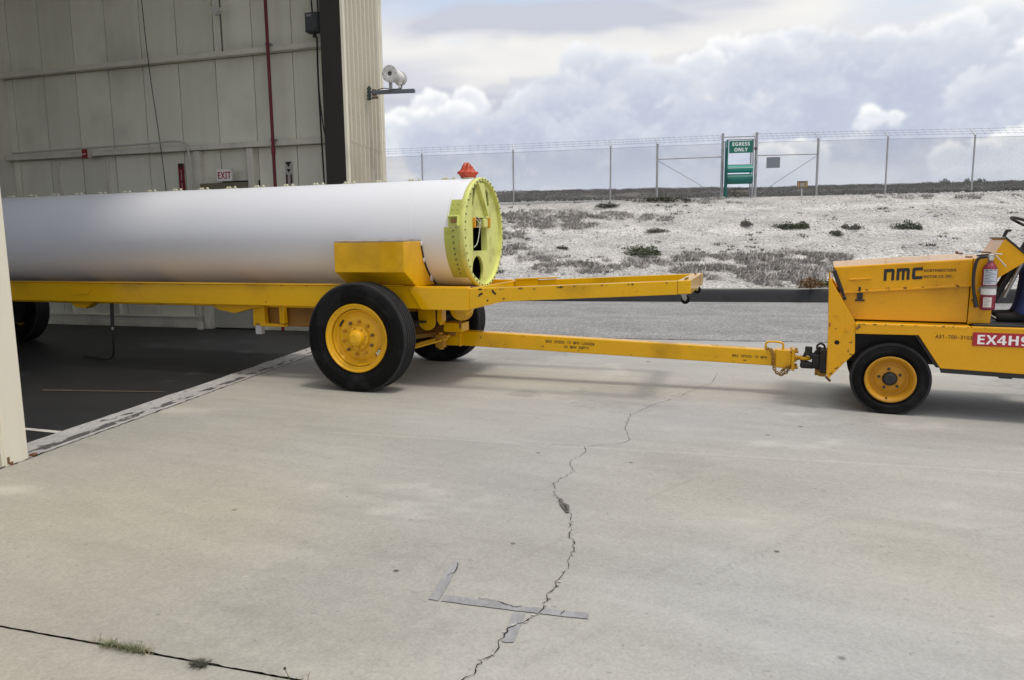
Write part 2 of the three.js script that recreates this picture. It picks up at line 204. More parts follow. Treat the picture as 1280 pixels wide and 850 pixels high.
// the wide ground below everything
struct('ground', sheet([[-900, -16], [900, -16], [900, 500], [-900, 500]], -0.06), std([.22, .21, .19], .95, { map: scaled(wear, .2) }));
{
  const apron = new THREE.Group(); apron.name = 'concrete_apron'; apron.userData.kind = 'structure'; scene.add(apron);
  const j0 = onGround(0, 783), j1 = onGround(370, 850), sl = (j1[1] - j0[1]) / (j1[0] - j0[0]), jz = (x) => j0[1] + (x - j0[0]) * sl;
  const f0 = onFront(-1.9), zA = asphAt(0), g = .0045;
  const xl = A[0] + F[0] * 12, xs = -3.75;
  // the far slab, from the joint in the near left corner to the asphalt
  part('slab', sheet([[onFront(-1.8)[0], jz(onFront(-1.8)[0]) - g], onFront(0), onFront(7.5), [onFront(7.5)[0], asphAt(onFront(7.5)[0])], [30, asphAt(30)], [30, jz(2.2) - g], [2.2, jz(2.2) - g]], 0), concrete, apron);
  part('slab', sheet([[onFront(-1.8)[0], jz(onFront(-1.8)[0]) + g], [2.2, jz(2.2) + g], [30, jz(2.2) + g], [30, 14], [onFront(-19)[0], 14]], 0), concrete, apron);
  part('joint_filler', sheet([[-4.2, jz(-4.2) - .02], [2.2, jz(2.2) - .02], [2.2, jz(2.2) + .02], [-4.2, jz(-4.2) + .02]], -.006), std([.085, .08, .072], .95), apron);
  { const r = rng(14), pts = [], ws = []; for (let x = -4; x < 2.2; x += .025) { pts.push([x, jz(x) + (r() - .5) * .006]); ws.push(.003 + r() * r() * .009); } part('joint_edge', ribbon(pts, ws, .0032), std([.11, .105, .095], 1), apron); }
  // cracks: dark jagged openings
  const zz = rng(77);
  function crack(pix, w0, w1) {
    const c = pix.map(([u, v]) => onGround(u, v)), pts = [], ws = [];
    for (let i = 0; i < c.length - 1; i++) { const [a, b] = [c[i], c[i + 1]], L = Math.hypot(b[0] - a[0], b[1] - a[1]), n = Math.max(2, Math.round(L / .022)); for (let k = 0; k < n; k++) { const t = k / n, jag = k ? (zz() - .5) * .026 : 0, jg2 = k ? (zz() - .5) * .018 : 0; pts.push([lerp(a[0], b[0], t) + jag, lerp(a[1], b[1], t) + jg2]); ws.push(lerp(w0, w1, (i + t) / c.length) * Math.max(.12, .2 + zz() * 1.5)); } }
    return ribbon(pts, ws, .0062);
  }
  const crackMat = std([.065, .062, .058], 1);
  const longCrack = [[897, 467], [890, 479], [860, 490], [849, 497], [817, 506], [800, 514], [788, 519], [782.5, 529], [783.5, 541], [788, 549.5], [780, 554], [765, 556], [750, 557], [731, 559], [732, 566], [716, 575], [712, 581], [718.6, 589], [701, 599], [691, 606], [694, 617], [693, 621], [699, 625], [709, 640], [714.6, 646], [713.7, 665], [712, 671], [719, 680], [717.6, 688], [712, 700], [710.8, 709.5], [704, 719], [699, 724.5], [693.8, 730], [694, 736], [687, 741.5], [684, 748], [678, 755], [679.5, 762], [672, 769], [660, 776], [647.5, 781], [633.5, 788], [630, 795], [623, 805], [620.6, 815], [611, 823], [599.5, 826], [597, 832], [595, 840.5], [582, 848], [570, 858], [556, 872]];
  part('crack', crack(longCrack, .0022, .0036), crackMat, apron);
  { // crumbled edges: light dust and small broken bits along the crack
    const list = [], bits = [], c = longCrack.map(([u, v]) => onGround(u, v)); for (let i = 18; i < c.length - 1; i++) for (let k = 0; k < 5; k++) { const t = zz(), x = lerp(c[i][0], c[i + 1][0], t) + (zz() - .5) * .022, z = lerp(c[i][1], c[i + 1][1], t) + (zz() - .5) * .022, q = .002 + zz() * zz() * .009; if (zz() < .62) continue; const g = new THREE.CircleGeometry(q, 6).rotateX(-Math.PI / 2).scale(1 + zz(), 1, .6 + zz() * .5).rotateY(zz() * 6.28).translate(x, .0048 + zz() * .0008, z); (zz() < .3 ? bits : list).push(g); }
    part('crack_edge', J(list), std([.45, .44, .41], 1), apron).userData.kind = 'stuff'; part('crack_edge', J(bits), std([.19, .18, .165], 1), apron).userData.kind = 'stuff'; }
  part('crack', crack([[727, 558], [690, 556.5], [655, 554.5], [640, 553]], .003, .002), std([.16, .155, .14], 1), apron);
  // the spall on the crack
  let spY = .0075; const sp = (list) => sheet(list.map(([u, v]) => onGround(u, v)), spY += .002);
  part('spall', sp([[698.5, 624], [703, 625.5], [707, 631], [711.5, 633], [712, 641], [708, 642.5], [703, 636], [700, 632]]), std([.135, .13, .125], 1, { map: scaled(wear, 12) }), apron);
  part('spall_edge', sp([[704, 632], [708, 634], [710, 641], [707, 640]]), std([.05, .045, .042], 1), apron); part('spall_edge', sp([[702, 628], [706, 630], [705.5, 632.5]]), std([.33, .31, .29], 1), apron);
}
{ // asphalt road between apron and berm
  struct('asphalt_road', sheet([[-2.2, asphAt(-2.2) + .015], [30, asphAt(30) + .015], [60, asphAt(60)], [60, bermAt(60) - .5], [-30, bermAt(-30) - .5], [-30, asphAt(-30)]], -.004), asphalt);
  const r = rng(9), pts = [], ws = []; for (let x = -2; x < 12; x += .12) { pts.push([x, asphAt(x) + (r() - .5) * .02]); ws.push(.018 + r() * .03); }
  struct('road_joint', ribbon(pts, ws, .0035), std([.04, .04, .04], 1));
}
// dark asphalt berm: rounded bank with a steep face
{
  const prof = [[0, 0], [.035, .07], [.075, .18], [.11, .25], [.17, .285], [.30, .295], [.42, .28], [.55, .2]], n = 150, pos = [], idx = [], m = prof.length;
  for (let i = 0; i <= n; i++) { const t = -26 + i * .55, wob = (fbm(t * .5, 1, 3, 301) - .5) * .05; prof.forEach(([d, y], k) => { const dd = d + wob + (fbm(t * 2.2, k, 2, 311) - .5) * .02, q = [B0[0] + BD[0] * t + BM[0] * dd, B0[1] + BD[1] * t + BM[1] * dd]; pos.push(q[0], y + (k > 1 ? (fbm(t * 1.3, k * .3, 3, 321) - .5) * .04 : 0) - (k ? 0 : .01), q[1]); if (i && k) { const a = (i - 1) * m + k - 1, b = i * m + k - 1; idx.push(a, b, a + 1, a + 1, b, b + 1); } }); }
  const g = new THREE.BufferGeometry(); g.setAttribute('position', new THREE.Float32BufferAttribute(pos, 3)); g.setIndex(idx); g.computeVertexNormals();
  struct('asphalt_berm', J(g), std([.026, .028, .032], .9, { side: THREE.DoubleSide, map: scaled(wear, .8), bumpMap: scaled(fine, 1.6), bumpScale: .006 }));
}
// ---------------------------------------------------------------- the bank of white gravel and the scrub beyond it
const alongD = (x, z) => (x - B0[0]) * BM[0] + (z - B0[1]) * BM[1], alongT = (x, z) => (x - B0[0]) * BD[0] + (z - B0[1]) * BD[1];
function height(x, z) {
  const d = alongD(x, z);
  if (d < .3) return .24;
  const crest = 12.4, top = 3.2;
  if (d < crest) { const s = d / crest; return .24 + (top - .24) * (s * 1.12 - .12 * s * s) + (fbm(x * .45, z * .45, 3, 401) - .5) * .34 * sstep(.3, 2.5, d) * sstep(crest, crest - 3, d); }
  const hill = sstep(18, 92, d), c = 5.08 + x * .0015;
  return top - .35 * sstep(crest, crest + 5, d) * (1 - hill) + c * Math.pow(hill, .85) + (fbm(x * .03, z * .03, 3, 411) - .5) * 1.0 * hill + (fbm(x * .2, z * .2, 3, 421) - .5) * .35 * hill - sstep(98, 320, d) * 9;
}
function strip(t0, t1, nt, ds, mat, name) {
  const pos = [], idx = [], uv = [], m = ds.length;
  for (let i = 0; i <= nt; i++) for (let k = 0; k < m; k++) { const t = lerp(t0, t1, i / nt), x = B0[0] + BD[0] * t + BM[0] * ds[k], z = B0[1] + BD[1] * t + BM[1] * ds[k]; pos.push(x, height(x, z), z); uv.push(t, ds[k]); if (i && k) { const a = (i - 1) * m + k - 1, b = i * m + k - 1; idx.push(a, b, a + 1, a + 1, b, b + 1); } }
  const g = new THREE.BufferGeometry(); g.setAttribute('position', new THREE.Float32BufferAttribute(pos, 3)); g.setAttribute('uv', new THREE.Float32BufferAttribute(uv, 2)); g.setIndex(idx); g.computeVertexNormals();
  return struct(name, g, mat);
}
const gravelMap = tex(1024, (u, v) => { const n = fbm(u * 4, v * 4, 5, 431, 4), a = fbm(u * 90, v * 90, 3, 441, 90), b = vnoise(u * 190, v * 190, 451, 190), k = .70 + .30 * (n - .5) + .40 * (a - .5) + .18 * (b - .5); return [k * .98, k * .97, k * .945]; });
const gravel = new THREE.MeshStandardMaterial({ map: scaled(gravelMap, .28), roughness: .95, bumpMap: scaled(gravelMap, .28), bumpScale: .05, side: THREE.DoubleSide });
const scrubSoil = std([.10, .092, .08], 1, { map: scaled(wear, .05), side: THREE.DoubleSide });
const D1 = []; for (let d = .3; d <= 13.0; d += .35) D1.push(d); D1.push(13.1);
strip(-40, 60, 200, D1, gravel, 'gravel_bank');
const D2 = [13.1]; for (let d = 14; d < 100; d += 2.5) D2.push(d); D2.push(110, 140, 200, 330, 700);
strip(-160, 240, 130, D2, scrubSoil, 'scrub_hill');
function onBank(u, v) { const d = sight(u, v); let t = 14; for (let i = 0; i < 4000; i++, t += .02) { const y = EYE + d[1] * t, x = d[0] * t, z = d[2] * t; if (alongD(x, z) > .2 && y <= height(x, z)) return [x, height(x, z), z]; } return null; }

// stones, tufts and bushes as stuff
function rock(seed) { const g = new THREE.IcosahedronGeometry(1, 0), p = g.attributes.position; for (let i = 0; i < p.count; i++) { const k = .72 + .5 * hash(Math.round(p.getX(i) * 50), Math.round(p.getY(i) * 50 + p.getZ(i) * 900), seed); p.setXYZ(i, p.getX(i) * k * 1.15, p.getY(i) * k * .7, p.getZ(i) * k); } g.computeVertexNormals(); return g; }
function scatter(name, geo, mat, list, label, category) {        // list: [x,y,z, size, turn, r,g,b, tilt, flat]
  const m = new THREE.InstancedMesh(geo, mat, list.length), o = new THREE.Object3D(), c = new THREE.Color(); m.name = numbered(name); m.castShadow = m.receiveShadow = true;
  list.forEach((q, i) => { o.position.set(q[0], q[1], q[2]); o.rotation.set(q[8] ?? 0, q[4], (q[8] ?? 0) * .7); o.scale.set(q[3], q[3] * (q[9] ?? 1), q[3]); o.updateMatrix(); m.setMatrixAt(i, o.matrix); m.setColorAt(i, c.setRGB(q[5], q[6], q[7])); });
  m.userData.kind = 'stuff'; scene.add(m); return tag(m, label, category);
}
// where dry brush lies on the bank: centre and half size in survey lines, strength
const brushAreas = [[690, 270, 60, 7, 1], [700, 281, 45, 6, .9], [635, 292, 22, 26, .75], [758, 270, 34, 5, .8], [660, 306, 30, 6, .4], [720, 335, 55, 7, .45], [800, 330, 60, 7, .3], [930, 327, 70, 9, 1], [1000, 322, 60, 7, .9], [905, 340, 60, 9, .6], [975, 345, 55, 11, .8], [1030, 335, 40, 14, .5], [870, 325, 30, 8, .9], [898, 251.5, 42, 3, .9], [822, 272, 26, 5, .7], [850, 268, 20, 3, .5], [660, 322, 40, 5, .4], [1230, 246, 60, 2.5, .7], [1150, 247, 50, 2, .6]];
{
  const r = rng(21), list = [[], [], []];
  for (let i = 0; i < 62000; i++) {
    const t = -9 + r() * 38, d = .35 + Math.pow(r(), 1.15) * 12.6, x = B0[0] + BD[0] * t + BM[0] * d, z = B0[1] + BD[1] * t + BM[1] * d, cl = fbm(x * 1.1, z * 1.1, 3, 461);
    if (cl < .36 + r() * .2) continue;
    const s = .014 + .03 * Math.pow(r(), 3) + (r() < .03 ? .04 * r() : 0), k = r() < .13 ? .24 + r() * .16 : .45 + r() * .18;
    list[i % 3].push([x, height(x, z) + s * .15, z, s, r() * 6.28, k, k * .995, k * (.96 + r() * .04), r() * .8]);
  }
  const rm = std([1, 1, 1], .95);
  list.forEach((l, i) => scatter('gravel_stones', rock(i + 3), rm, l, ['white and grey gravel stones strewn over the pale bank', 'angular pale gravel stones scattered across the bank', 'small chalky gravel stones lying on the bank slope'][i], 'gravel'));
}
function tuftGeo(n, seed, spread, lean, w) {                     // a tuft of narrow blades
  const r = rng(seed), pos = [];
  for (let i = 0; i < n; i++) { const a = r() * 6.28, rr = spread * Math.sqrt(r()), x = Math.cos(a) * rr, z = Math.sin(a) * rr, h = .55 + r() * .6, la = r() * 6.28, l = lean * (.3 + r()), wx = Math.cos(la + 1.57) * w, wz = Math.sin(la + 1.57) * w, tx = x + Math.cos(la) * l, tz = z + Math.sin(la) * l; pos.push(x - wx, 0, z - wz, x + wx, 0, z + wz, tx, h, tz); pos.push(x - wz, 0, z + wx, x + wz, 0, z - wx, (x + tx) / 2 + .1 * (r() - .5), h * .7, (z + tz) / 2 + .1 * (r() - .5)); }
  const g = new THREE.BufferGeometry(); g.setAttribute('position', new THREE.Float32BufferAttribute(pos, 3)); g.computeVertexNormals(); return J(g);
}
{
  const r = rng(33), list = [], dry = std([1, 1, 1], 1, { side: THREE.DoubleSide });
  for (const [u, v, a, b, k] of brushAreas) { const n = Math.round(a * b * .8 * k); for (let i = 0; i < n; i++) { const an = r() * 6.28, q = Math.sqrt(r()) * (1 + .3 * (r() - .5)), uu = u + Math.cos(an) * a * q, vv = v + Math.sin(an) * b * q; if (fbm(uu * .06, vv * .17, 3, 471) < .47) continue; const p = onBank(uu, vv); if (!p) continue; const c = .31 + Math.pow(r(), 1.2) * .27; list.push([p[0], p[1] - .01, p[2], .10 + r() * .10, r() * 6.28, c, c * .96, c * .92, 0, .45 + r() * .35]); } }
  for (let i = 0; i < 900; i++) { const t = -9 + r() * 38, d = .5 + r() * 12.2, x = B0[0] + BD[0] * t + BM[0] * d, z = B0[1] + BD[1] * t + BM[1] * d, s = fbm(x * .6, z * .6, 3, 481); if (s < .5) continue; const c = .13 + r() * .12; list.push([x, height(x, z) - .01, z, .06 + r() * .10, r() * 6.28, c, c * .95, c * .85, 0, .7]); }
  scatter('dry_brush', tuftGeo(15, 4, .9, .75, .13), dry, list, 'grey dead brush matted in patches over the gravel bank', 'dry brush');
}
function clumpGeo(n, seed, flat = .7) {                          // a low bush of leaf-sized faces
  const r = rng(seed), pos = [];
  for (let i = 0; i < n; i++) { let x, y, z, l; do { x = r() * 2 - 1; y = r(); z = r() * 2 - 1; l = x * x + y * y + z * z; } while (l > 1 || l < .2 * r()); const lump = .75 + .5 * fbm(x * 2 + 4, z * 2 + y, 2, seed); x *= lump; z *= lump; y *= flat * lump; const s = .05 + r() * .09, a = V(r() - .5, r() - .5, r() - .5).normalize().multiplyScalar(s), b = V(r() - .5, r() - .5, r() - .5).cross(a).normalize().multiplyScalar(s * .6); pos.push(x - a.x, y - a.y, z - a.z, x + b.x, y + b.y, z + b.z, x + a.x, y + a.y, z + a.z, x - a.x, y - a.y, z - a.z, x + a.x, y + a.y, z + a.z, x - b.x, y - b.y, z - b.z); }
  const g = new THREE.BufferGeometry(); g.setAttribute('position', new THREE.Float32BufferAttribute(pos, 3)); g.computeVertexNormals(); return J(g);
}
const leafMat = std([1, 1, 1], .9, { side: THREE.DoubleSide });
{
  const r = rng(55), lists = [[], []];
  for (let i = 0; i < 26000; i++) { const d = 13.2 + Math.pow(r(), 1.4) * 88, wdt = 20 + d * .9, t = -wdt * .5 + r() * wdt * 1.5, x = B0[0] + BD[0] * t + BM[0] * d, z = B0[1] + BD[1] * t + BM[1] * d; if (fbm(x * .25, z * .25, 3, 491) < .36) continue; const s = .16 + r() * .35 + d * .0022, c = .075 + r() * .075, gr = r() < .25; lists[i % 2].push([x, height(x, z) - .03, z, s, r() * 6.28, c * (gr ? .8 : 1.06), c * (gr ? .95 : .98), c * (gr ? .7 : .86), 0, .8]); }
  lists.forEach((l, i) => scatter('scrub', clumpGeo(46, 60 + i), leafMat, l, ['low dark scrub covering the hill beyond the fence', 'brown heath bushes merging into the dark hill behind the fence'][i], 'scrub'));
}
function shrub(u, v, w, h, rgb, label, seed, flat) {             // single bushes one could point at
  const p = onBank(u, v); if (!p) return; const D = Math.hypot(p[0], p[2]), W = w * .80 * D / FOC, Hh = h * 1.05 * D / FOC;
  const t = thing('shrub', label, 'shrub', [p[0], p[1] - .02, p[2]], seed, 'low shrubs on the gravel bank');
  const m = std(rgb, .85, { side: THREE.DoubleSide, map: scaled(wear, 3) }), r = rng(seed), lumps = [];
  const n = 4; for (let i = 0; i < n; i++) { const k = i ? .55 + r() * .2 : .8; lumps.push(clumpGeo(300, seed * 7 + i, 1).scale(W * k * .75, Hh * (i ? .7 : .95), W * k * .55).translate(i ? (i - 2) * W * .55 : 0, 0, i ? (r() - .5) * W * .5 : 0)); }
  part('foliage', J(lumps), m, t);
  const sm = std([.10, .07, .05], .9); for (const q of [-.5, -.1, .4]) part('stem', J(rod([q * W * .4, -.03, 0], [q * W, Hh * .6, .05], .012, .006, 5)), sm, t);
}
const G1 = [.075, .095, .05], G2 = [.06, .08, .05], G3 = [.13, .13, .12];
function farBush(u, w, h, label, seed) { const d = sight(u, 226), D = 84, k = D / -d[2], x = d[0] * k, z = -D; const t = thing('far_bush', label, 'bush', [x, height(x, z) - .1, z], seed); part('foliage', J([clumpGeo(420, seed, 1).scale(w * .5, h, w * .4), clumpGeo(260, seed + 1, 1).scale(w * .3, h * .8, w * .3).translate(-w * .35, 0, 0)]), std([.055, .058, .045], .9, { side: THREE.DoubleSide }), t); part('stem', rod([0, -.1, 0], [0, h * .6, 0], .08, .04, 5), std([.08, .06, .05], .9), t); }
farBush(1181, 1.5, .75, 'small dark bush on the skyline between the two fence posts at the far right', 41); farBush(1209, 1.0, .8, 'dark bush on the skyline just left of the rightmost fence post', 45); farBush(1224, 1.7, .75, 'dark bush on the skyline just right of the rightmost fence post', 43);
shrub(827, 251.5, 42, 6, [.05, .055, .035], 'long low dark bush at the foot of the fence post left of the turnstile', 3);
shrub(760, 259, 32, 7, [.055, .065, .05], 'flat dark bush just below the fence, behind the tongue frame', 4);
shrub(804, 318, 52, 13, G1, 'largest green bush, low on the bank right of the white motor', 5);
shrub(985, 286, 26, 10, G2, 'bright green bush in the middle of the bank below the small post sign', 6);
shrub(1004, 285, 18, 9, G1, 'smaller green bush touching the right side of the bush below the post sign', 7);
shrub(1044, 294, 16, 8, [.08, .095, .075], 'small round grey-green bush just above the front end of the hood', 8);
shrub(1133, 286, 20, 10, G2, 'green bush standing alone on the bank above the lettering of the hood', 9);
shrub(1070, 286.5, 19, 7, G3, 'dry grey bush left of the green bush above the hood lettering', 10);
shrub(1056, 285, 12, 6, G3, 'small dry grey bush above the round bush over the front of the hood', 14);
shrub(932, 282, 20, 8, G3, 'dry grey bush on the bank below the right turnstile post', 11);
shrub(1147, 287, 7, 7, [.09, .09, .07], 'tiny dark plant right of the green bush above the hood lettering', 12);
shrub(622, 341, 18, 6, [.045, .07, .035], 'dark green plant low on the bank beside the round end of the motor', 13);
shrub(702, 311, 15, 5, [.08, .085, .07], 'small dark bush left of the largest green bush', 15);
shrub(820, 290, 22, 6, [.10, .10, .09], 'grey bush above the largest green bush', 16);
shrub(1012, 358, 42, 12, [.15, .085, .035], 'reddish ice plant at the berm beside the front of the tow tractor', 17);
shrub(1032, 357, 26, 9, [.11, .13, .04], 'yellow-green ice plant at the berm touching the tow tractor front plate', 18);
// ================================================================ HANGAR
const liners = [1, .97, .93, 1.03].map((k) => std([.83 * k, .84 * k, .765 * k], .7, { map: scaled(grime, .21), bumpMap: scaled(grain, 1), bumpScale: .002 }));
const P2 = [-3.572, -12.525], WD = [-0.958, -0.288], WN = [-0.288, 0.958];    // far long wall: origin, direction to the left, normal into the hall
const onWall = (w, out = 0) => [P2[0] + WD[0] * w + WN[0] * out, P2[1] + WD[1] * w + WN[1] * out];
const hangar = thing('hangar', 'cream metal hangar with corrugated front and a dark open doorway', 'hangar', [A[0], 0, A[1]]);
const inH = (g) => g.translate(-A[0], 0, -A[1]);
const frontM = new THREE.Matrix4().makeBasis(V(F[0], 0, F[1]), V(0, 1, 0), V(NW[0], 0, NW[1])), wallM = new THREE.Matrix4().makeBasis(V(-WD[0], 0, -WD[1]), V(0, 1, 0), V(WN[0], 0, WN[1]));
// local boxes: front (s, y, depth inwards) and far wall (-w, y, out)
const fb = (s0, s1, y0, y1, d0, d1, r = 0) => inH(span(s0, s1, y0, y1, -d1, -d0, r).applyMatrix4(frontM).translate(A[0], 0, A[1]));
const wb = (w0, w1, y0, y1, o0, o1, r = 0) => inH(span(-w1, -w0, y0, y1, o0, o1, r).applyMatrix4(wallM).translate(P2[0], 0, P2[1]));
{
  const EAVE = 8.2, SJ = 6.33, SC = 8.06;
  // inner liner panels of the far wall, seam by seam
  const seams = [-1.08, -.73]; for (let k = 0; k < 19; k++) seams.push(.04 + k * .768);
  const r = rng(3);
  for (let i = 0; i + 1 < seams.length; i++) for (const [y0, y1] of [[.205, 3.16], [3.24, 4.68], [4.76, EAVE]]) {
    const a = seams[i] + .008, b = seams[i + 1] - .008, dz = (r() - .5) * .006, m = liners[(i * 7 + Math.round(y0 * 3)) % liners.length];
    if (y0 < 1 && a > .8 && b < 2.2) { part('liner_panel', J(wb(a, b, 2.62, y1, -.05, dz)), m, hangar); continue; }
    part('liner_panel', J(wb(a, b, y0, y1, -.05, dz, .003)), m, hangar);
  }
  part('wall_backing', J(wb(-1.08, 15, 0, EAVE, -.30, -.09)), std([.06, .06, .055], .9), hangar);
  for (const y of [3.2, 4.72, 6.24]) part('girt', J(wb(-.64, 14, y - .035, y + .035, .0, .15, .006), wb(-.64, 14, y - .045, y + .045, .145, .17, .006)), girtPaint, hangar);
  part('base_rail', J(wb(-.8, .93, 0, .19, -.04, .05, .006), wb(2.13, 14, 0, .19, -.04, .05, .006), wb(2.13, 14, .19, .22, -.04, .07, .004)), girtPaint, hangar);
  // frame column at the far left and one by the doorway
  part('frame_column', J(wb(6.36, 6.62, 0, EAVE, .0, .34, .006), wb(6.30, 6.68, 0, EAVE, .34, .365, .004)), girtPaint, hangar);
  part('frame_column', J(wb(12.4, 12.7, 0, EAVE, .0, .4, .006)), girtPaint, hangar);
  // personnel door: posts, head and leaf
  part('door_post', J(wb(.84, .96, 0, 3.15, -.02, .12, .006)), girtPaint, hangar); part('door_post', J(wb(1.93, 2.06, 0, 3.15, -.02, .12, .006)), girtPaint, hangar);
  part('door_head', J(wb(.96, 1.93, 2.42, 2.58, -.02, .16, .006)), std([.20, .19, .13], .8, { map: scaled(grime, .6) }), hangar);
  part('door', J(wb(.97, 1.92, .02, 2.41, -.04, .02, .004)), std([.42, .42, .38], .6), hangar);
  for (const [w, x] of [[4.05, .3], [5.2, .3]]) part('wall_strut', J(wb(w - .03, w + .03, .2, x + 2.8, 0, .05)), girtPaint, hangar);
  // front wall: black painted door edge, corrugated cladding, corner trim
  part('door_jamb', J(fb(SJ, SJ + .012, 0, EAVE, .0, .32), fb(SJ + .014, SC - .7, 0, EAVE, .285, .32)), darkJamb, hangar);
  function cladding(s0, s1, y0, y1, out) {                     // trapezoid ribs as real folds
    const pitch = .19, prof = []; let s = s0; while (s < s1 - .001) { for (const [a, o] of [[0, 0], [.070, 0], [.078, .046], [.122, .046], [.130, 0]]) { const q = s + a; if (q <= s1) prof.push([q, out + o]); } s += pitch; } prof.push([s1, out]);
    const pos = [], idx = []; prof.forEach(([q, o], i) => { const [x, z] = onFront(q, o); pos.push(x, y0, z, x, y1, z); if (i) { const k = i * 2; idx.push(k - 2, k, k - 1, k - 1, k, k + 1); } });
    const g = new THREE.BufferGeometry(); g.setAttribute('position', new THREE.Float32BufferAttribute(pos, 3)); g.setIndex(idx); const q = g.toNonIndexed(); q.computeVertexNormals(); return J(inH(q));
  }
  const clad = std([.60, .575, .485], .5, { side: THREE.DoubleSide, map: scaled(wear, .3) });
  part('cladding_sheet', cladding(SJ + .06, SC - .05, .02, 3.13, .006), clad, hangar); part('cladding_sheet', cladding(SJ + .06, SC - .05, 3.07, EAVE, .014), clad, hangar);
  part('jamb_trim', J(fb(SJ - .004, SJ + .075, 0, EAVE, -.048, -.002, .004)), cream, hangar);
  part('corner_trim', J(fb(SC - .13, SC + .05, 0, EAVE, -.052, .0, .006), fb(SC + .002, SC + .05, 0, EAVE, 0, .8)), cream, hangar);
  part('wall_core', J(fb(SJ + .02, SC, 0, EAVE, .0, .28)), std([.3, .29, .26], .8), hangar);
  // near side of the doorway: smooth corner post with peeling paint at its foot
  part('door_post', J(fb(-.22, -.03, 0, EAVE, -.035, .26, .006), fb(-.235, -.22, 0, EAVE, -.02, .2)), cream, hangar, 'cream corner post of the doorway at the left edge');
  part('wall_panel', J(fb(-12, -.24, .03, EAVE, -.01, .2, .004)), cream, hangar);
  part('peeling_paint', (() => { const rr = rng(8), list = []; for (let i = 0; i < 16; i++) { const s = -.235 - rr() * .5, y = .04 + rr() * rr() * .2, w = .03 + rr() * .05; list.push(fb(s - w, s, y, y + .02 + rr() * .05, -.0135 - rr() * .002, -.0105)); } return J(list); })(), std([.78, .77, .75], .8), hangar).userData.kind = 'stuff';
  part('rust_spot', J(fb(-.21, -.19, .015, .065, -.0372, -.0352), fb(-.19, -.165, .0, .025, -.0385, -.0352)), rust, hangar);
  part('sill_bolt', J(fb(.02, .06, 0, .02, -.03, .01, .004)), rust, hangar);
  part('lintel', J(fb(-.2, SJ + .1, 7.6, EAVE, -.01, .3)), cream, hangar);
  const LW = (x0, x1, y0, y1) => inH(span(x0, x1, y0, y1, -.2, 0).applyMatrix4(new THREE.Matrix4().makeBasis(V(WD[0], 0, WD[1]), V(0, 1, 0), V(-WN[0], 0, -WN[1]))).translate(onFront(-4, -.25)[0], 0, onFront(-4, -.25)[1]));
  part('long_wall', J(LW(0, 1.4, 0, EAVE), LW(11, 15, 0, EAVE), LW(1.4, 11, 7.6, EAVE)), liner, hangar);   // the hall has a second doorway on this side
  part('end_wall', J((() => { const a = onWall(14.6), b = [a[0] - F[0] * 12.5, a[1] - F[1] * 12.5]; return inH(bar([a[0], EAVE / 2, a[1]], [b[0], EAVE / 2, b[1]], .2, EAVE)); })()), liner, hangar);
  part('roof', J((() => { const a = onFront(SC, .1), b = onFront(-5, .1), c = onWall(15.2, 14), d = onWall(15.2, -.3); const s = new THREE.Shape([a, b, c, d].map(([x, z]) => new THREE.Vector2(x, -z))); return inH(new THREE.ExtrudeGeometry(s, { depth: .2, bevelEnabled: false }).rotateX(-Math.PI / 2).translate(0, EAVE + .002, 0)); })()), std([.7, .7, .67], .7), hangar);
}
// floor of the hall and the worn concrete sill under the doors
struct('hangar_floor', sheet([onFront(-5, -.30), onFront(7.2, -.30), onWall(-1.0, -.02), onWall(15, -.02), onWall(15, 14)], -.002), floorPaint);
const sillMap = tex(1024, (u, v) => { const n = fbm(u * 60, v * 5, 4, 501), big = fbm(u * 12, v * 2, 3, 511), chip = sstep(.60, .68, n * .62 + big * .38 + .20 * (Math.abs(v - .72) < .13 ? 1 : 0) - .06 + .10 * sstep(.12, 0, v)), k = .66 + .16 * (n - .5) + .08 * (vnoise(u * 400, v * 30, 521) - .5); const c = k * (1.04 - .56 * chip); return [c, c * .995, c * .985]; }, true, 128);
{
  const n = 60, pos = [], uv = [], idx = []; for (let i = 0; i <= n; i++) { const s = -4 + i * .19, wob = (fbm(s * 2.4, 3, 3, 531) - .5) * .07; const a = onFront(s, .02), b = onFront(s, -.315 + wob); pos.push(a[0], .004, a[1], b[0], .004, b[1]); uv.push(s / 8, .98, s / 8, .02); if (i) { const k = i * 2; idx.push(k - 2, k, k - 1, k - 1, k, k + 1); } }
  const g = new THREE.BufferGeometry(); g.setAttribute('position', new THREE.Float32BufferAttribute(pos, 3)); g.setAttribute('uv', new THREE.Float32BufferAttribute(uv, 2)); g.setIndex(idx); g.computeVertexNormals(); if (g.attributes.normal.getY(0) < 0) { g.setIndex(idx.map((_, i) => idx[i - i % 3 + 2 - i % 3])); g.computeVertexNormals(); }
  struct('door_sill', g, new THREE.MeshStandardMaterial({ map: sillMap, roughness: .85, bumpMap: scaled(grain, 6), bumpScale: .002, side: THREE.DoubleSide }));
  const r = rng(61), pts = [], ws = []; for (let s = -1; s < 6.4; s += .05) { pts.push(onFront(s, .03 + (r() - .5) * .02)); ws.push(.003 + r() * r() * .018); } struct('sill_joint', ribbon(pts, ws, .0065), std([.10, .095, .09], 1));
}
solo('floor_marking', J(sheet([[29, 534.8], [29, 537.6], [79, 542.4], [88, 540.2]].map(([u, v]) => onGround(u, v)), .003)), std([.62, .62, .60], .7, { map: scaled(wear, 4) }), 'short white painted line on the dark hangar floor by the left door post', 'floor marking');
solo('floor_marking', J(sheet([[52, 487], [52, 488.6], [205, 490.6], [205, 489.6]].map(([u, v]) => onGround(u, v)), .003)), std([.09, .075, .06], .8, { map: scaled(wear, 5) }), 'long faint brown worn line across the dark hangar floor', 'floor marking');

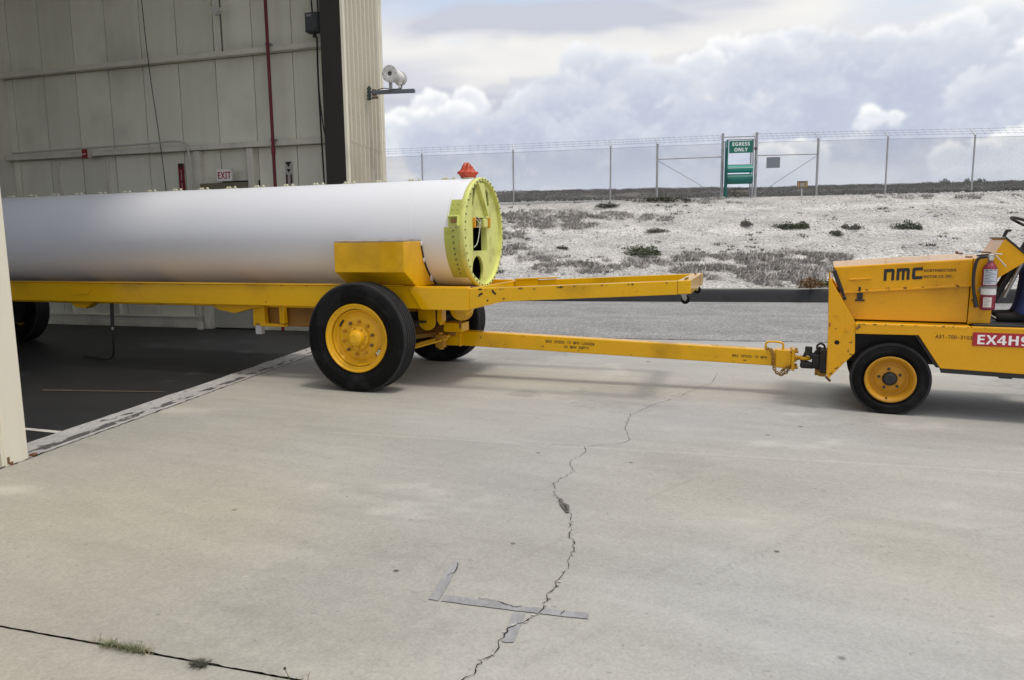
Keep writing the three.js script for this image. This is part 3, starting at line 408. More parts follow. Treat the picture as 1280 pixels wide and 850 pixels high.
// ---------------------------------------------------------------- things fixed to the hangar
const wallAt = (w, y, o) => { const [x, z] = onWall(w, o); return [x, y, z]; }, turnW = Math.atan2(WN[0], WN[1]);
{
  const t = thing('sprinkler_pipe', 'long red vertical pipe running up the far hangar wall', 'pipe', wallAt(.34, 0, .24));
  part('pipe', J(rod([0, .02, 0], [0, 8.1, 0], .027, .027, 14)), std([.17, .012, .022], .5), t);
  for (const y of [3.0, 5.6]) part('coupling', J(rod([0, y, 0], [0, y + .1, 0], .035)), std([.22, .017, .026], .5), t);
  for (const y of [3.25, 4.78]) part('clamp', J(bx(.09, .03, .2, 0, y, -.1)), zinc, t);
}
{
  const t = thing('exit_sign', 'white exit sign with red letters above the personnel door', 'exit sign', wallAt(1.38, 2.6, .17), turnW);
  part('box', J(bx(.31, .21, .05, 0, .105, 0, .008)), std([.72, .71, .68], .6), t);
  const f = part('face', decal(.30, .20), printMat(256, 170, (x, w, h) => { x.fillStyle = '#f4f1ec'; x.fillRect(0, 0, w, h); x.fillStyle = '#a51228'; x.font = 'bold 140px sans-serif'; x.textAlign = 'center'; x.textBaseline = 'middle'; x.setTransform(.80, 0, 0, 1, w / 2, h / 2 + 4); x.fillText('EXIT', 0, 0); x.setTransform(1, 0, 0, 1, 0, 0); }), t); f.position.set(0, .105, .0275);
}
function extinguisherSign(w, y0, y1, label, red) {
  const t = thing('wall_sign', label, 'sign', wallAt(w, y0, .03), turnW), h = y1 - y0;
  part('panel', J(bx(.125, h, .006, 0, h / 2, 0)), std(red ? [.22, .012, .03] : [.5, .48, .46], .5), t);
  const f = part('print', decal(.121, h - .004), printMat(64, 256, (x, W, H) => {
    x.fillStyle = red ? '#7c1524' : '#bdb9b4'; x.fillRect(0, 0, W, H); x.fillStyle = '#17110f'; x.beginPath(); x.moveTo(0, 0); x.lineTo(W, 0); x.lineTo(W / 2, 26); x.fill();
    if (red) { x.fillStyle = '#e6dcd8'; x.font = 'bold 17px sans-serif'; x.textAlign = 'center'; 'FIRE EXTINGUISHER'.split('').forEach((c, i) => x.fillText(c, W / 2, 44 + i * 12.6)); }
    else { x.fillRect(0, 60, 14, H); x.fillRect(W - 14, 60, 14, H); x.fillStyle = '#6d1822'; x.fillRect(14, 60, 5, H); x.fillRect(W - 19, 60, 5, H); x.fillStyle = '#17110f'; x.beginPath(); x.moveTo(10, 34); x.lineTo(W - 10, 34); x.lineTo(W / 2, 52); x.fill(); }
  }), t); f.position.set(0, h / 2, .0045);
}
extinguisherSign(2.41, 2.02, 2.96, 'narrow red vertical sign with white letters left of the exit sign', true);
extinguisherSign(.2, 2.0, 2.90, 'narrow pale vertical sign with a black arrow right of the red pipe', false);
{
  const t = thing('fire_alarm', 'small dark red alarm box on the lower wall rail at the left', 'alarm', wallAt(4.33, 3.11, .18), turnW);
  part('housing', J(bx(.13, .16, .07, 0, .08, .035, .01)), redPaint, t); part('lever', J(bx(.07, .02, .02, 0, .07, .08, .004)), whitePaint, t); part('side_plate', J(bx(.02, .15, .068, .078, .08, .035, .004)), std([.55, .5, .47], .6), t);
}
{
  const t = thing('electrical_box', 'dark grey electrical box high on the wall beside the black door edge', 'electrical box', wallAt(-.56, 4.86, .20), turnW);
  part('case', J(bx(.25, .30, .14, 0, .15, .07, .01)), std([.055, .06, .065], .5), t); part('cover', J(bx(.21, .25, .012, 0, .15, .147, .004)), std([.07, .075, .08], .5), t); part('nameplate', J(bx(.09, .035, .004, -.04, .25, .156)), std([.3, .3, .3], .5), t); part('gland', J(rod([0, -.07, .07], [0, .01, .07], .03)), darkIron, t);
  const c = thing('power_cable', 'two black cables hanging down the wall from the electrical box', 'cable', wallAt(-.60, 4.8, .27), turnW);
  part('cable', tube([[0, 0, 0], [.0, -.5, .02], [.04, -1.2, .03], [.12, -1.9, 0]], .011, 24, 6), cableBlack, c); part('cable', tube([[0, 0, 0], [-.01, -.6, 0], [.0, -1.5, 0], [.02, -2.6, 0], [.03, -3.6, 0]], .014, 30, 6), cableBlack, c);
  part('cable', tube([[-.06, .3, 0], [-.1, 1.2, 0], [-.13, 3.2, 0]], .013, 16, 6), cableBlack, c); part('cable', tube([[.04, .3, 0], [.03, 1.4, 0], [.02, 3.2, 0]], .013, 16, 6), cableBlack, c);
}
{
  const t = thing('conduit', 'pair of pale vertical conduits with a round junction box high on the far wall', 'conduit', wallAt(1.32, 4.77, .19), turnW);
  part('conduit_pipe', J(rod([-.035, 0, 0], [-.035, 3.4, 0], .014)), girtPaint, t); part('conduit_pipe', J(rod([.045, -.02, -.02], [.045, 3.4, -.02], .013)), std([.10, .10, .09], .6), t); part('junction_box', J(rod([0, .63, -.02], [0, .63, .07], .075, .075, 20), bx(.05, .05, .05, .1, .63, .02, .006)), std([.6, .59, .55], .5), t);
  const u = thing('conduit', 'white bent conduit running under the lower wall rail and down beside the door', 'conduit', wallAt(2.10, 0, .21), turnW);
  part('conduit_pipe', tube([[-4.0, 3.28, 0], [-1.2, 3.30, 0], [-.08, 3.30, 0], [0, 3.24, 0], [.03, 3.0, 0], [.03, 1.2, 0], [.03, .02, 0]], .017, 60, 8), std([.58, .58, .52], .5), u); part('foot', J(bx(.10, .12, .08, .03, .06, 0, .01)), girtPaint, u);
  const c = thing('hanging_cable', 'thin dark cable hanging slantwise across the far wall left of the exit sign', 'cable', wallAt(2.84, 0, .2), turnW);
  part('cable', tube([[-.03, 8, 0], [0, 5.8, 0], [.07, 4.6, .02], [.16, 3.4, .0], [.22, 2.5, 0], [.24, 1.6, 0]], .0065, 30, 6), cableBlack, c);
}
// camera housing on a bracket, on the corrugated wall
{
  const s = 7.2, [px, pz] = onFront(s, .05), t = thing('security_camera', 'white drum-shaped camera housing on a grey arm at the corrugated corner of the hangar', 'security camera', [px, 3.93, pz], Math.atan2(-NW[1], NW[0]));
  // local x points out of the wall, local z towards the road end of the hangar
  part('wall_bracket', J([-.085, -.03, .025, .08].map((y) => bar([-.03, y, -.10], [.07, y - .01, -.01], .05, .028, .004)), bx(.03, .2, .06, .06, 0, 0, .006)), std([.04, .055, .05], .7), t);
  part('junction_box', J(bx(.07, .10, .06, .14, .0, 0, .01), rod([.1, -.08, 0], [.2, -.08, 0], .02)), std([.16, .10, .07], .7), t);
  part('arm', J(bx(.72, .055, .08, .46, .0, 0, .006)), std([.11, .125, .155], .5), t);
  const h = sub('housing', t); h.position.set(.485, .25, -.02); h.rotation.y = -1.72;           // axis along local x after turn, lens end at +x
  part('body', J(latheX([[.0, -.20], [.085, -.20], [.098, -.16], [.098, -.02], [.105, .0], [.105, .08], [.085, .1], [.085, .15], [0, .15]], 32)), whitePaint, h);
  part('front_flange', J(latheX([[.035, .14], [.128, .14], [.134, .146], [.134, .176], [.128, .182], [.05, .182], [.044, .170], [.035, .170]], 36)), std([.62, .63, .64], .45), h);
  part('lens', J(latheX([[0, .150], [.048, .150], [.048, .172]], 24)), std([.006, .006, .007], .6, { side: THREE.DoubleSide }), h);
  part('rear_flange', J(latheX([[0, -.235], [.110, -.235], [.116, -.228], [.116, -.205], [.110, -.198], [0, -.198]], 36)), std([.60, .61, .62], .45), h);
  for (let k = 0; k < 8; k++) { const a = k / 8 * 6.283; part('bolt', J(rod([.181, Math.cos(a) * .112, Math.sin(a) * .112], [.190, Math.cos(a) * .112, Math.sin(a) * .112], .008, .008, 6)), steel, h); }
  part('pedestal', J(rod([.435, .03, .04], [.435, .14, .04], .028), bx(.06, .02, .06, .435, .035, .04, .004)), std([.35, .36, .38], .5), t); part('pedestal', J(bx(.05, .12, .04, .56, .09, -.06, .008)), whitePaint, t);
  part('lead', tube([[.2, .04, 0], [.32, .05, .05], [.42, .035, .05], [.52, .04, .0], [.6, .06, -.03], [.57, .14, -.05]], .007, 30, 6), cableBlack, t);
}
// ================================================================ FENCE AND TURNSTILE
const galv = std([.42, .43, .45], .5, { metalness: .35, map: scaled(wear, .6) }), galvDark = std([.30, .31, .33], .55, { metalness: .35 });
function wireMesh(ax, az, bx_, bz, y0a, y0b, h) {                // chain link: crossed wires bent at each crossing, one bay
  const L = Math.hypot(bx_ - ax, bz - az), dx = (bx_ - ax) / L, dz = (bz - az) / L, p = .06, list = [], pos = [], idx = [], W = .0031;
  function seg(s0, h0, s1, h1, o) { const b = pos.length / 3; const q = (s, hh, w, k) => { const y = lerp(y0a, y0b, s / L) + hh; pos.push(ax + dx * s - dz * (o + k), y + w, az + dz * s + dx * (o + k)); }; q(s0, h0, W, 0); q(s0, h0, -W, W); q(s0, h0, -W, -W); q(s1, h1, W, 0); q(s1, h1, -W, W); q(s1, h1, -W, -W); idx.push(b, b + 1, b + 4, b, b + 4, b + 3, b + 1, b + 2, b + 5, b + 1, b + 5, b + 4, b + 2, b, b + 3, b + 2, b + 3, b + 5); }
  for (let s = -h; s < L; s += p) { const a = Math.max(s, 0), e = Math.min(s + h, L); if (e > a) { seg(a, a - s, e, e - s, .003); seg(a, h - (a - s), e, h - (e - s), -.003); } }
  for (const hh of [0, h]) seg(0, hh, L, hh, 0);
  const g = new THREE.BufferGeometry(); g.setAttribute('position', new THREE.Float32BufferAttribute(pos, 3)); g.setIndex(idx); g.computeVertexNormals(); return g;
}
const FP = [[-3.70, -31.0], [.13, -30.4], [4.09, -30.0], [5.95, -29.8], [8.51, -29.5], [9.76, -29.3], [12.10, -29.0], [14.67, -28.7], [17.86, -28.4], [21.1, -28.0], [24.4, -27.6], [27.7, -27.2], [31.0, -26.8], [34.3, -26.4], [37.6, -26.0]], FL = [[-15.0, -32.4], [-11.2, -31.9], [-7.5, -31.4]];
const fy = (x, z) => height(x, z) - .05;
const awayN = V(-.12, 0, -.99);
function fenceRun(label, pts, gates) {
  const [ox, oz] = pts[0], t = thing('chain_link_fence', label, 'fence', [ox, 0, oz]);
  pts.forEach(([x, z], i) => {
    const y = fy(x, z), end = gates.includes(i), r = end ? .045 : .032, X = x - ox, Z = z - oz;
    part('post', J(rod([X, y - .1, Z], [X, y + 2.24, Z], r, r, 10), rod([X, y + 2.22, Z], [X, y + 2.26, Z], r * 1.25)), galv, t);
    part('barbed_wire_arm', J(rod([X, y + 2.22, Z], [X + awayN.x * .30, y + 2.53, Z + awayN.z * .30], .021, .016, 6)), galv, t);
    if (i + 1 < pts.length) {
      const [x2, z2] = pts[i + 1], y2 = fy(x2, z2), m = part('wire_mesh', wireMesh(X, Z, x2 - ox, z2 - oz, y + .05, y2 + .05, 2.12), galvDark, t); m.userData.kind = 'stuff';
      for (let k = 1; k <= 3; k++) { const q = k / 3, o = awayN.clone().multiplyScalar(.30 * q); const list = [rod([X + o.x, y + 2.22 + .31 * q, Z + o.z], [x2 - ox + o.x, y2 + 2.22 + .31 * q, z2 - oz + o.z], .0045, .0045, 4)]; for (let j = 0; j < 12; j++) { const a = (j + .5) / 12, cx = lerp(X, x2 - ox, a) + o.x, cy = lerp(y, y2, a) + 2.22 + .31 * q, cz = lerp(Z, z2 - oz, a) + o.z; list.push(rod([cx - .03, cy - .03, cz], [cx + .03, cy + .03, cz], .003, .003, 3), rod([cx - .03, cy + .03, cz], [cx + .03, cy - .03, cz + .01], .003, .003, 3)); } part('barbed_wire', J(list), galvDark, t); }
      part('tension_wire', J(rod([X, y + 2.17, Z], [x2 - ox, y2 + 2.17, z2 - oz], .006, .006, 4)), galvDark, t);
    }
  });
  return t;
}
const fenceL = fenceRun('chain-link fence with barbed wire on top, the run left of the turnstile', [...FL, ...FP.slice(0, 5)], [6, 7]);
const fenceR = fenceRun('chain-link fence with barbed wire on top, the run right of the turnstile', FP.slice(5), [0, 1]);
{ // brace rails and struts of the end bays, joined to the fences
  const rail = (t, o, a, b, d0, d1) => { const ya = fy(...a), yb = fy(...b); part('brace_rail', J(rod([a[0] - o[0], ya + 1.66, a[1] - o[1]], [b[0] - o[0], yb + 1.66, b[1] - o[1]], .022, .022, 8)), galv, t); part('brace_strut', J(rod([a[0] - o[0], ya + d0, a[1] - o[1]], [b[0] - o[0], yb + d1, b[1] - o[1]], .011, .011, 6)), galvDark, t); };
  rail(fenceL, FL[0], FP[3], FP[4], 1.62, .06); rail(fenceR, FP[5], FP[5], FP[6], .06, 1.62);
}
{
  const [x0, z0] = FP[4], [x1, z1] = FP[5], y = fy(x0, z0), L = Math.hypot(x1 - x0, z1 - z0), t = thing('turnstile', 'green full-height turnstile in a grey pipe frame in the fence', 'turnstile', [x0, y, z0], Math.atan2(-(z1 - z0), x1 - x0));
  const green = std([.010, .165, .14], .45, { map: scaled(wear, 1) }), green2 = std([.015, .30, .24], .4), pale = std([.55, .60, .62], .5);
  for (const X of [-.02, L + .02]) part('frame_post', J(rod([X, -.1, 0], [X, 2.52, 0], .05, .05, 12), rod([X, 2.50, 0], [X, 2.56, 0], .058)), galv, t);
  for (const X of [.14, L - .14]) part('inner_post', J(rod([X, -.1, .25], [X, 2.28, .25], .032, .032, 10), rod([X, -.1, -.3], [X, 2.28, -.3], .03, .03, 10)), X < .5 ? green : galv, t);
  part('head_bar', J(rod([0, 2.42, 0], [L, 2.42, 0], .022, .022, 8)), galv, t);
  part('top_rail', J(rod([.14, 2.28, .25], [L - .14, 2.28, .25], .025, .025, 8), rod([.14, 2.28, -.3], [.14, 2.28, .25], .02, .02, 8), rod([L - .14, 2.28, -.3], [L - .14, 2.28, .25], .02, .02, 8)), galv, t);
  // two drum bands: horizontal barrels lying between the posts
  const barrel = (yy, r, mat) => { const g = J(new THREE.CylinderGeometry(r, r, L - .30, 28, 1, false).rotateZ(Math.PI / 2).translate(L / 2 + .01, yy, .18)); part('drum', g, mat, t); };
  barrel(1.15, .15, green2); barrel(.755, .195, green);
  part('drum_rim', J(rod([.16, 1.315, .24], [L - .14, 1.315, .24], .02, .02, 8), rod([.16, 1.17, .345], [L - .14, 1.17, .345], .014, .014, 8)), pale, t);
  part('end_plate', J(poly([[-.2, .55], [.30, .55], [.40, .78], [.32, 1.34], [-.2, 1.34]], 0, .02).rotateY(-Math.PI / 2).translate(.15, 0, 0)), green, t);
  part('upright', J(bx(.05, 1.75, .05, .10, 1.1, .20, .006)), green, t);
  for (const yy of [.35, .9, 1.4, 1.95]) part('hinge', J(bx(.09, .05, .06, L + .02, yy, .03, .008), bx(.09, .05, .06, -.02, yy, .03, .008)), galvDark, t);
  part('latch', J(bx(.12, .09, .10, L - .06, 1.93, .12, .01)), std([.10, .06, .07], .6), t);
  const s = part('sign_board', J(bx(.90, .47, .012, L / 2 + .01, 1.99, .29, .003)), green, t);
  const f = part('lettering', decal(.89, .46), printMat(384, 200, (x, w, h) => { x.fillStyle = '#0f6a5c'; x.fillRect(0, 0, w, h); x.fillStyle = '#eef3f1'; x.textAlign = 'center'; x.textBaseline = 'middle'; x.font = 'bold 84px sans-serif'; x.fillText('EGRESS', w / 2, 54); x.fillText('ONLY', w / 2, 148); }), s); f.position.set(L / 2 + .01, 1.99, .298);
}
{
  const k = .24, [ax, az] = [lerp(FP[5][0], FP[6][0], k), lerp(FP[5][1], FP[6][1], k)], turn = Math.atan2(-(FP[6][1] - FP[5][1]), FP[6][0] - FP[5][0]);
  const t = thing('fence_sign', 'blank grey rectangular plate hung on the fence right of the turnstile', 'sign', [ax, fy(ax, az) + 1.17, az + .03], turn); part('plate', J(bx(.52, .42, .008, .1, .2, .0, .003)), std([.19, .22, .24], .5, { metalness: .2 }), t); for (const X of [-.12, .32]) part('bolt', J(rod([X, .37, 0], [X, .37, .012], .014)), galv, t);
}
{
  const d = sight(1002, 246), z = 27.4, x = d[0] / -d[2] * z, y = height(x, -z);
  const t = thing('post_sign', 'small brown and yellow sign on a thin post standing below the fence', 'sign', [x, y, -z]);
  part('post', J(bx(.035, .80, .02, 0, .36, 0)), std([.5, .5, .5], .6), t); part('board', J(bx(.40, .27, .012, 0, .66, .018, .003)), std([.17, .13, .09], .7, { map: scaled(wear, 5) }), t); part('edge_stripe', J(bx(.035, .2, .004, -.15, .66, .027), bx(.035, .2, .004, .15, .66, .027)), std([.42, .30, .05], .6), t); part('patch', J(bx(.17, .14, .004, 0, .65, .027)), std([.30, .27, .22], .7), t);
}
// ================================================================ TRAILER AND MOTOR (shared local axes: x forward, y up, z to the camera side)
const TO = [-1.588, 0, -7.205], TT = -(Math.PI / 2 - 1.24170223);
const toWorld = (x, y, z) => [TO[0] + x * Math.cos(TT) + z * Math.sin(TT), y, TO[2] - x * Math.sin(TT) + z * Math.cos(TT)];
const MC = [1.605, -1.13], MR = 0.583;                          // motor axis height and side offset, radius
const arc = (a, r = MR) => [MC[1] + Math.cos(a * Math.PI / 180) * r, MC[0] + Math.sin(a * Math.PI / 180) * r];   // (z, y) at angle a
const trailer = thing('transport_trailer', 'long yellow flatbed trailer carrying the white motor', 'trailer', toWorld(0, 0, 0), TT);
function tyreGeo(R, W, rimR, grooves, flat) {                    // profile of tread and sidewalls, turned round z; the foot is flattened where it stands
  const h = W / 2, half = [], p = [];
  const n = grooves; const gw = .012, tw = W * .80 / 2;
  const side = [[rimR, -h * .62], [rimR + .012, -h * .74], [rimR + .03, -h * .80], [lerp(rimR, R, .30), -h * .97], [lerp(rimR, R, .42), -h], [lerp(rimR, R, .43), -h * 1.012], [lerp(rimR, R, .45), -h * 1.012], [lerp(rimR, R, .46), -h], [lerp(rimR, R, .66), -h * .975], [lerp(rimR, R, .67), -h * .990], [lerp(rimR, R, .70), -h * .982], [lerp(rimR, R, .71), -h * .962], [lerp(rimR, R, .80), -h * .925], [lerp(rimR, R, .81), -h * .938], [lerp(rimR, R, .83), -h * .92], [R - .035, -h * .88], [R - .014, -tw - .006], [R - .004, -tw + .004]];
  p.push(...side); const step = 2 * tw / (n + 1);
  for (let i = 1; i <= n; i++) { const c = -tw + step * i; p.push([R, c - gw / 2 - .001], [R - .012, c - gw / 2 + .002], [R - .012, c + gw / 2 - .002], [R, c + gw / 2 + .001]); }
  p.push(...side.slice().reverse().map(([r, z]) => [r, -z]));
  const g = latheZ(p, 72), a = g.attributes.position;
  for (let i = 0; i < a.count; i++) { const y = a.getY(i), lim = -R + flat; if (y < lim + .05) { const t = clamp((lim + .05 - y) / .1); a.setY(i, Math.max(y, lim)); a.setZ(i, a.getZ(i) * (1 + .05 * t)); } }
  g.computeVertexNormals(); return J(g);
}
const bigTyre = tyreGeo(.562, .275, .335, 5, .012);
const dish = { rim: J(toCreasedNormals(latheZ([[.352, .09], [.352, .118], [.346, .124], [.336, .122], [.330, .112], [.322, .108], [.304, .106], [.298, .100], [.295, .03], [.288, .0]], 72), .6)), disc: J(latheZ([[.290, .075], [.282, .078], [.276, .066], [.262, .036], [.245, .030], [.222, .046], [.208, .056], [.135, .060], [.13, .06], [.0, .06]], 72)), hub: J(latheZ([[.128, .05], [.126, .082], [.116, .088], [.090, .09], [.086, .098], [.080, .135], [.070, .148], [.050, .152], [.046, .158], [.040, .160], [0, .160]], 40)), nut: J(rod([0, 0, -.006], [0, 0, .024], .0175, .0165, 6), rod([0, 0, .024], [0, 0, .040], .010, .009, 8)), slot: J(bx(.085, .026, .004, 0, 0, 0, .0015)), stud: J(rod([0, 0, 0], [0, 0, .014], .008, .008, 6)) };
function treadGeo(R, W, grooves, flat) {                          // worn tread: ribs and deep grooves, dusty
  const tw = W * .80 / 2, gw = .016, step = 2 * tw / (grooves + 1), p = [[R - .02, -tw - .008], [R - .004, -tw - .004], [R + .0015, -tw + .004]];
  for (let i = 1; i <= grooves; i++) { const c = -tw + step * i; p.push([R + .0015, c - gw / 2 - .001], [R - .011, c - gw / 2 + .002], [R - .011, c + gw / 2 - .002], [R + .0015, c + gw / 2 + .001]); }
  p.push([R + .0015, tw - .004], [R - .004, tw + .004], [R - .02, tw + .008]);
  const g = latheZ(p, 72), a = g.attributes.position; for (let i = 0; i < a.count; i++) { const y = a.getY(i); a.setY(i, Math.max(y, -R + flat - .001)); } g.computeVertexNormals(); return J(toCreasedNormals(g, .5));
}
const bigTread = treadGeo(.562, .275, 5, .012);
function bigWheel(x, z, outward, full) {                         // wheel as a part, its pieces as sub-parts
  const w = sub('wheel', trailer); w.position.set(x, .552, z); if (outward < 0) w.rotation.y = Math.PI;
  part('tyre', bigTyre, rubber, w); part('tread', bigTread, treadRubber, w); part('rim', dish.rim, wheelYellow, w); part('disc', dish.disc, wheelYellow, w); part('hub', dish.hub, wheelYellow, w);
  part('brake_drum', J(latheZ([[0, -.10], [.25, -.10], [.262, -.06], [.262, .01], [0, .01]], 32)), darkIron, w);
  if (full) {
    for (let k = 0; k < 10; k++) { const a = (k + .32) / 10 * Math.PI * 2; const n = part('lug_nut', dish.nut, k % 3 ? oldYellow : std([.20, .13, .06], .6, { metalness: .3 }), w); n.position.set(Math.cos(a) * .168, Math.sin(a) * .168, .064); }
    for (let k = 0; k < 8; k++) { const a = k / 8 * Math.PI * 2 + .2, n = part('hub_bolt', dish.stud, oldYellow, w); n.position.set(Math.cos(a) * .104, Math.sin(a) * .104, .088); }
    for (const a of [2.55, -.62]) { const s = part('hand_hole', dish.slot, sealBlack, w); s.position.set(Math.cos(a) * .252, Math.sin(a) * .252, .036); s.rotation.set(0, 0, a + Math.PI / 2); s.rotateX(.0); }
    part('valve_tag', J(bx(.062, .052, .012, 0, 0, 0, .005), bx(.03, .05, .01, .02, .01, .006, .004)).rotateZ(.5).translate(.232, -.156, .062), std([.62, .58, .52], .8, { map: scaled(wear, 9) }), w);
  } else for (let k = 0; k < 10; k++) { const a = (k + .32) / 10 * Math.PI * 2, n = part('lug_nut', dish.nut, wheelYellow, w); n.position.set(Math.cos(a) * .168, Math.sin(a) * .168, .064); }
}
bigWheel(0.0, -.1375, 1, true); bigWheel(0.0, -2.1225, -1, false); bigWheel(-7.5, -.1375, 1, false); bigWheel(-7.5, -2.1225, -1, false);
{
  const t = trailer, zN = -.43, zF = -1.83;
  // side rails: channels with a top flange
  for (const z of [zN, zF]) part('side_rail', J(span(-8.4, 1.08, .83, 1.062, z - .05, z + .05, .008)), yellow, t);
  part('rail_flange', J(span(-8.35, .36, 1.0625, 1.075, zN - .09, zN + .06, .003)), yellow, t);
  for (const x of [-8.2, -6.6, -5.2, -4.2, -3.0, -1.8, -.6, .40]) part('cross_member', J(span(x - .06, x + .06, .84, 1.0, zF + .055, zN - .055, .006)), yellow, t);
  part('cross_member', J(poly([[-4.42, .828], [-3.98, .828], [-4.08, .775], [-4.16, .735], [-4.32, .75]], -.62, -.50)), yellow, t);
  part('step_plate', J(poly([[-4.25, .995], [-3.87, .99], [-3.94, .922], [-4.19, .917]], zN + .0515, zN + .056, .002)), yellow, t);
  part('lower_chord', J(span(-8.3, -.5, .79, .828, -.72, -.60, .006)), yellow, t);
  part('gusset', J(poly([[-2.2, .828], [-1.42, .828], [-1.86, .725], [-2.08, .76]], -.60, -.48)), yellow, t);
  part('equipment_box', J(span(-1.62, -.42, .57, .826, -1.05, -.64, .01)), std([.27, .13, .015], .6, { map: scaled(wear, 1) }), t);
  part('box_bracket', J(poly([[-1.66, .83], [-1.50, .83], [-1.50, .61], [-1.24, .60], [-1.24, .575], [-1.66, .575]], -.62, -.55)), yellow, t); part('box_bracket', J(span(-1.31, -1.24, .61, .83, -.62, -.56, .006)), yellow, t);
  part('jack_foot', J(span(-1.64, -1.56, .48, .62, -.62, -.55, .008)), std([.5, .5, .5], .5), t);
  // front deck box
  part('deck_box', J(poly([[.44, 1.050], [1.10, 1.050], [1.085, .826], [.575, .826], [.455, 1.0]], zN + .0525, zN + .0675, .004)), yellow, t);
  part('deck_box', J(poly([[.44, 1.050], [1.10, 1.050], [1.085, .826], [.575, .826], [.455, 1.0]], zF - .07, zF - .0525, .004)), yellow, t);
  part('deck_plate', J(span(.36, 1.09, 1.002, 1.014, zF + .05, zN - .05, .003)), yellow, t); part('front_plate', J(span(1.082, 1.104, .83, 1.048, zF - .06, zN + .06, .006)), yellow, t);
  // tongue frame
  const armP = [[1.104, 1.046], [1.43, 1.060], [3.142, 1.137], [3.142, 1.012], [1.40, .918], [1.104, .833]];
  part('tongue_arm', J(poly(armP, zN - .03, zN + .06, .006)), yellow, t); part('tongue_arm', J(poly(armP, zF - .06, zF + .03, .006)), yellow, t);
  part('arm_plate', J(poly([[1.12, 1.055], [1.62, 1.078], [1.62, 1.095], [1.12, 1.075]], zF - .02, zF + .055, .003), poly([[1.12, 1.058], [1.40, 1.07], [1.40, .93], [1.12, .85]], zF + .032, zF + .045, .003)), yellow, t);
  part('tongue_end', J(poly([[3.145, 1.139], [3.262, 1.144], [3.262, 1.022], [3.145, 1.015]], zF - .06, zN + .06, .008)), yellow, t);
  for (const [x, z] of [[3.20, zN - .1], [3.20, zN - .28], [3.20, zF + .2]]) part('bolt', J(rod([x, 1.135, z], [x, 1.153, z], .013, .013, 6)), rust, t);
  function caster(x, z, y) { const c = sub('caster', t); part('bracket', J(bx(.07, .012, .07, x, y - .004, z), bar([x, y, z + .024], [x + .02, y - .055, z + .024], .006, .04), bar([x, y, z - .024], [x + .02, y - .055, z - .024], .006, .04)), steel, c); part('roller', J(rod([x + .02, y - .058, z - .018], [x + .02, y - .058, z + .018], .040, .040, 20)), rubber, c); part('axle_pin', J(rod([x + .02, y - .058, z - .032], [x + .02, y - .058, z + .032], .010, .010, 8)), steel, c); }
  caster(3.19, zN - .02, 1.02); caster(3.19, zF + .02, 1.02);
  part('paint_chip', J([[1.23, .992, .05, .012, .4], [1.21, .975, .03, .008, .9], [1.36, 1.02, .045, .012, -1.1], [1.38, 1.0, .03, .012, -.5], [1.30, .93, .02, .01, .2], [1.47, .95, .03, .006, .1]].map(([x, y, w, h, a]) => new THREE.CylinderGeometry(h, h * .6, .0015, 7).rotateX(Math.PI / 2).scale(w / h * .5, 1, 1).rotateZ(a).translate(x, y, zN + .0615))), std([.03, .025, .02], .8), t);
  // saddles
  for (const sgn of [1, -1]) {
    const m = (z) => sgn > 0 ? z : 2 * MC[1] - z, arcPts = []; for (let a = -8; a >= -66; a -= 4) { const [z, y] = arc(a, MR + .012); arcPts.push([z, y]); }
    const outline = [[-.16, 1.215], [-.16, 1.515], ...arcPts, [arcPts.at(-1)[0], 1.055], [-.43, 1.055]].map(([z, y]) => [m(z), y]);
    const s = part('saddle', J(polyX(outline, -.30, .50, .008)), yellow, t);
    part('padding', J(polyX([[-.165, 1.517], [-.165, 1.530], [-.30, 1.545], [-.54, 1.536], [-.545, 1.517]].map(([z, y]) => [m(z), y]), -.295, .49, .004)), std([.40, .38, .36], .95, { map: scaled(wear, 5), bumpMap: scaled(grain, 6), bumpScale: .006 }), s);
    const ed = []; for (let a = -7; a >= -68; a -= 3) { const [z, y] = arc(a, MR + .006); ed.push([.502, y, m(z)]); }
    part('edge_seal', tube(ed, .009, 40, 6), sealBlack, s);
    if (sgn > 0) part('tape_scrap', J([[-10, .03], [-27, .028], [-52, .034], [-55, .024]].map(([a, r], i) => { const [z, y] = arc(a, MR + .015), g = new THREE.IcosahedronGeometry(r, 1), p = g.attributes.position; for (let k = 0; k < p.count; k++) { const q = .5 + hash(Math.round(p.getX(k) * 4000), Math.round(p.getY(k) * 4000) + Math.round(p.getZ(k) * 2900), i); p.setXYZ(k, p.getX(k) * q * .35, p.getY(k) * q, p.getZ(k) * q * .6); } g.computeVertexNormals(); return g.translate(.508, y, z); })), std([.66, .63, .58], .9), s);
  }
  // running gear at the front
  part('axle', J(span(-.06, .06, .47, .60, -1.85, -.40, .01)), darkIron, t); part('axle', J(span(-7.56, -7.44, .47, .60, -1.85, -.40, .01)), darkIron, t);
  for (const z of [-.62, -1.64]) for (const x of [0, -7.5]) part('leaf_spring', J([0, 1, 2, 3].map((k) => span(x - .5 + k * .1, x + .5 - k * .1, .66 - k * .022, .68 - k * .022, z - .04, z + .04, .003))), darkIron, t);
  part('turntable', J(rod([0, .76, -1.13], [0, .83, -1.13], .44, .44, 40)), oldYellow, t);
  const uP = (x0, x1, yt, yb) => { const r = (x1 - x0) / 2, p = [[x0, yt], [x1, yt]]; for (let k = 0; k <= 12; k++) { const a = -k / 12 * Math.PI; p.push([(x0 + x1) / 2 + Math.cos(a) * r, yb + r + Math.sin(a) * r]); } return p; };
  part('hanger_plate', J(poly(uP(.40, .60, .826, .575), -.66, -.64, .004)), yellow, t); part('hanger_plate', J(poly([[.63, .826], [.69, .826], [.69, .68], [.66, .635], [.63, .68]], -.72, -.62, .004)), yellow, t);
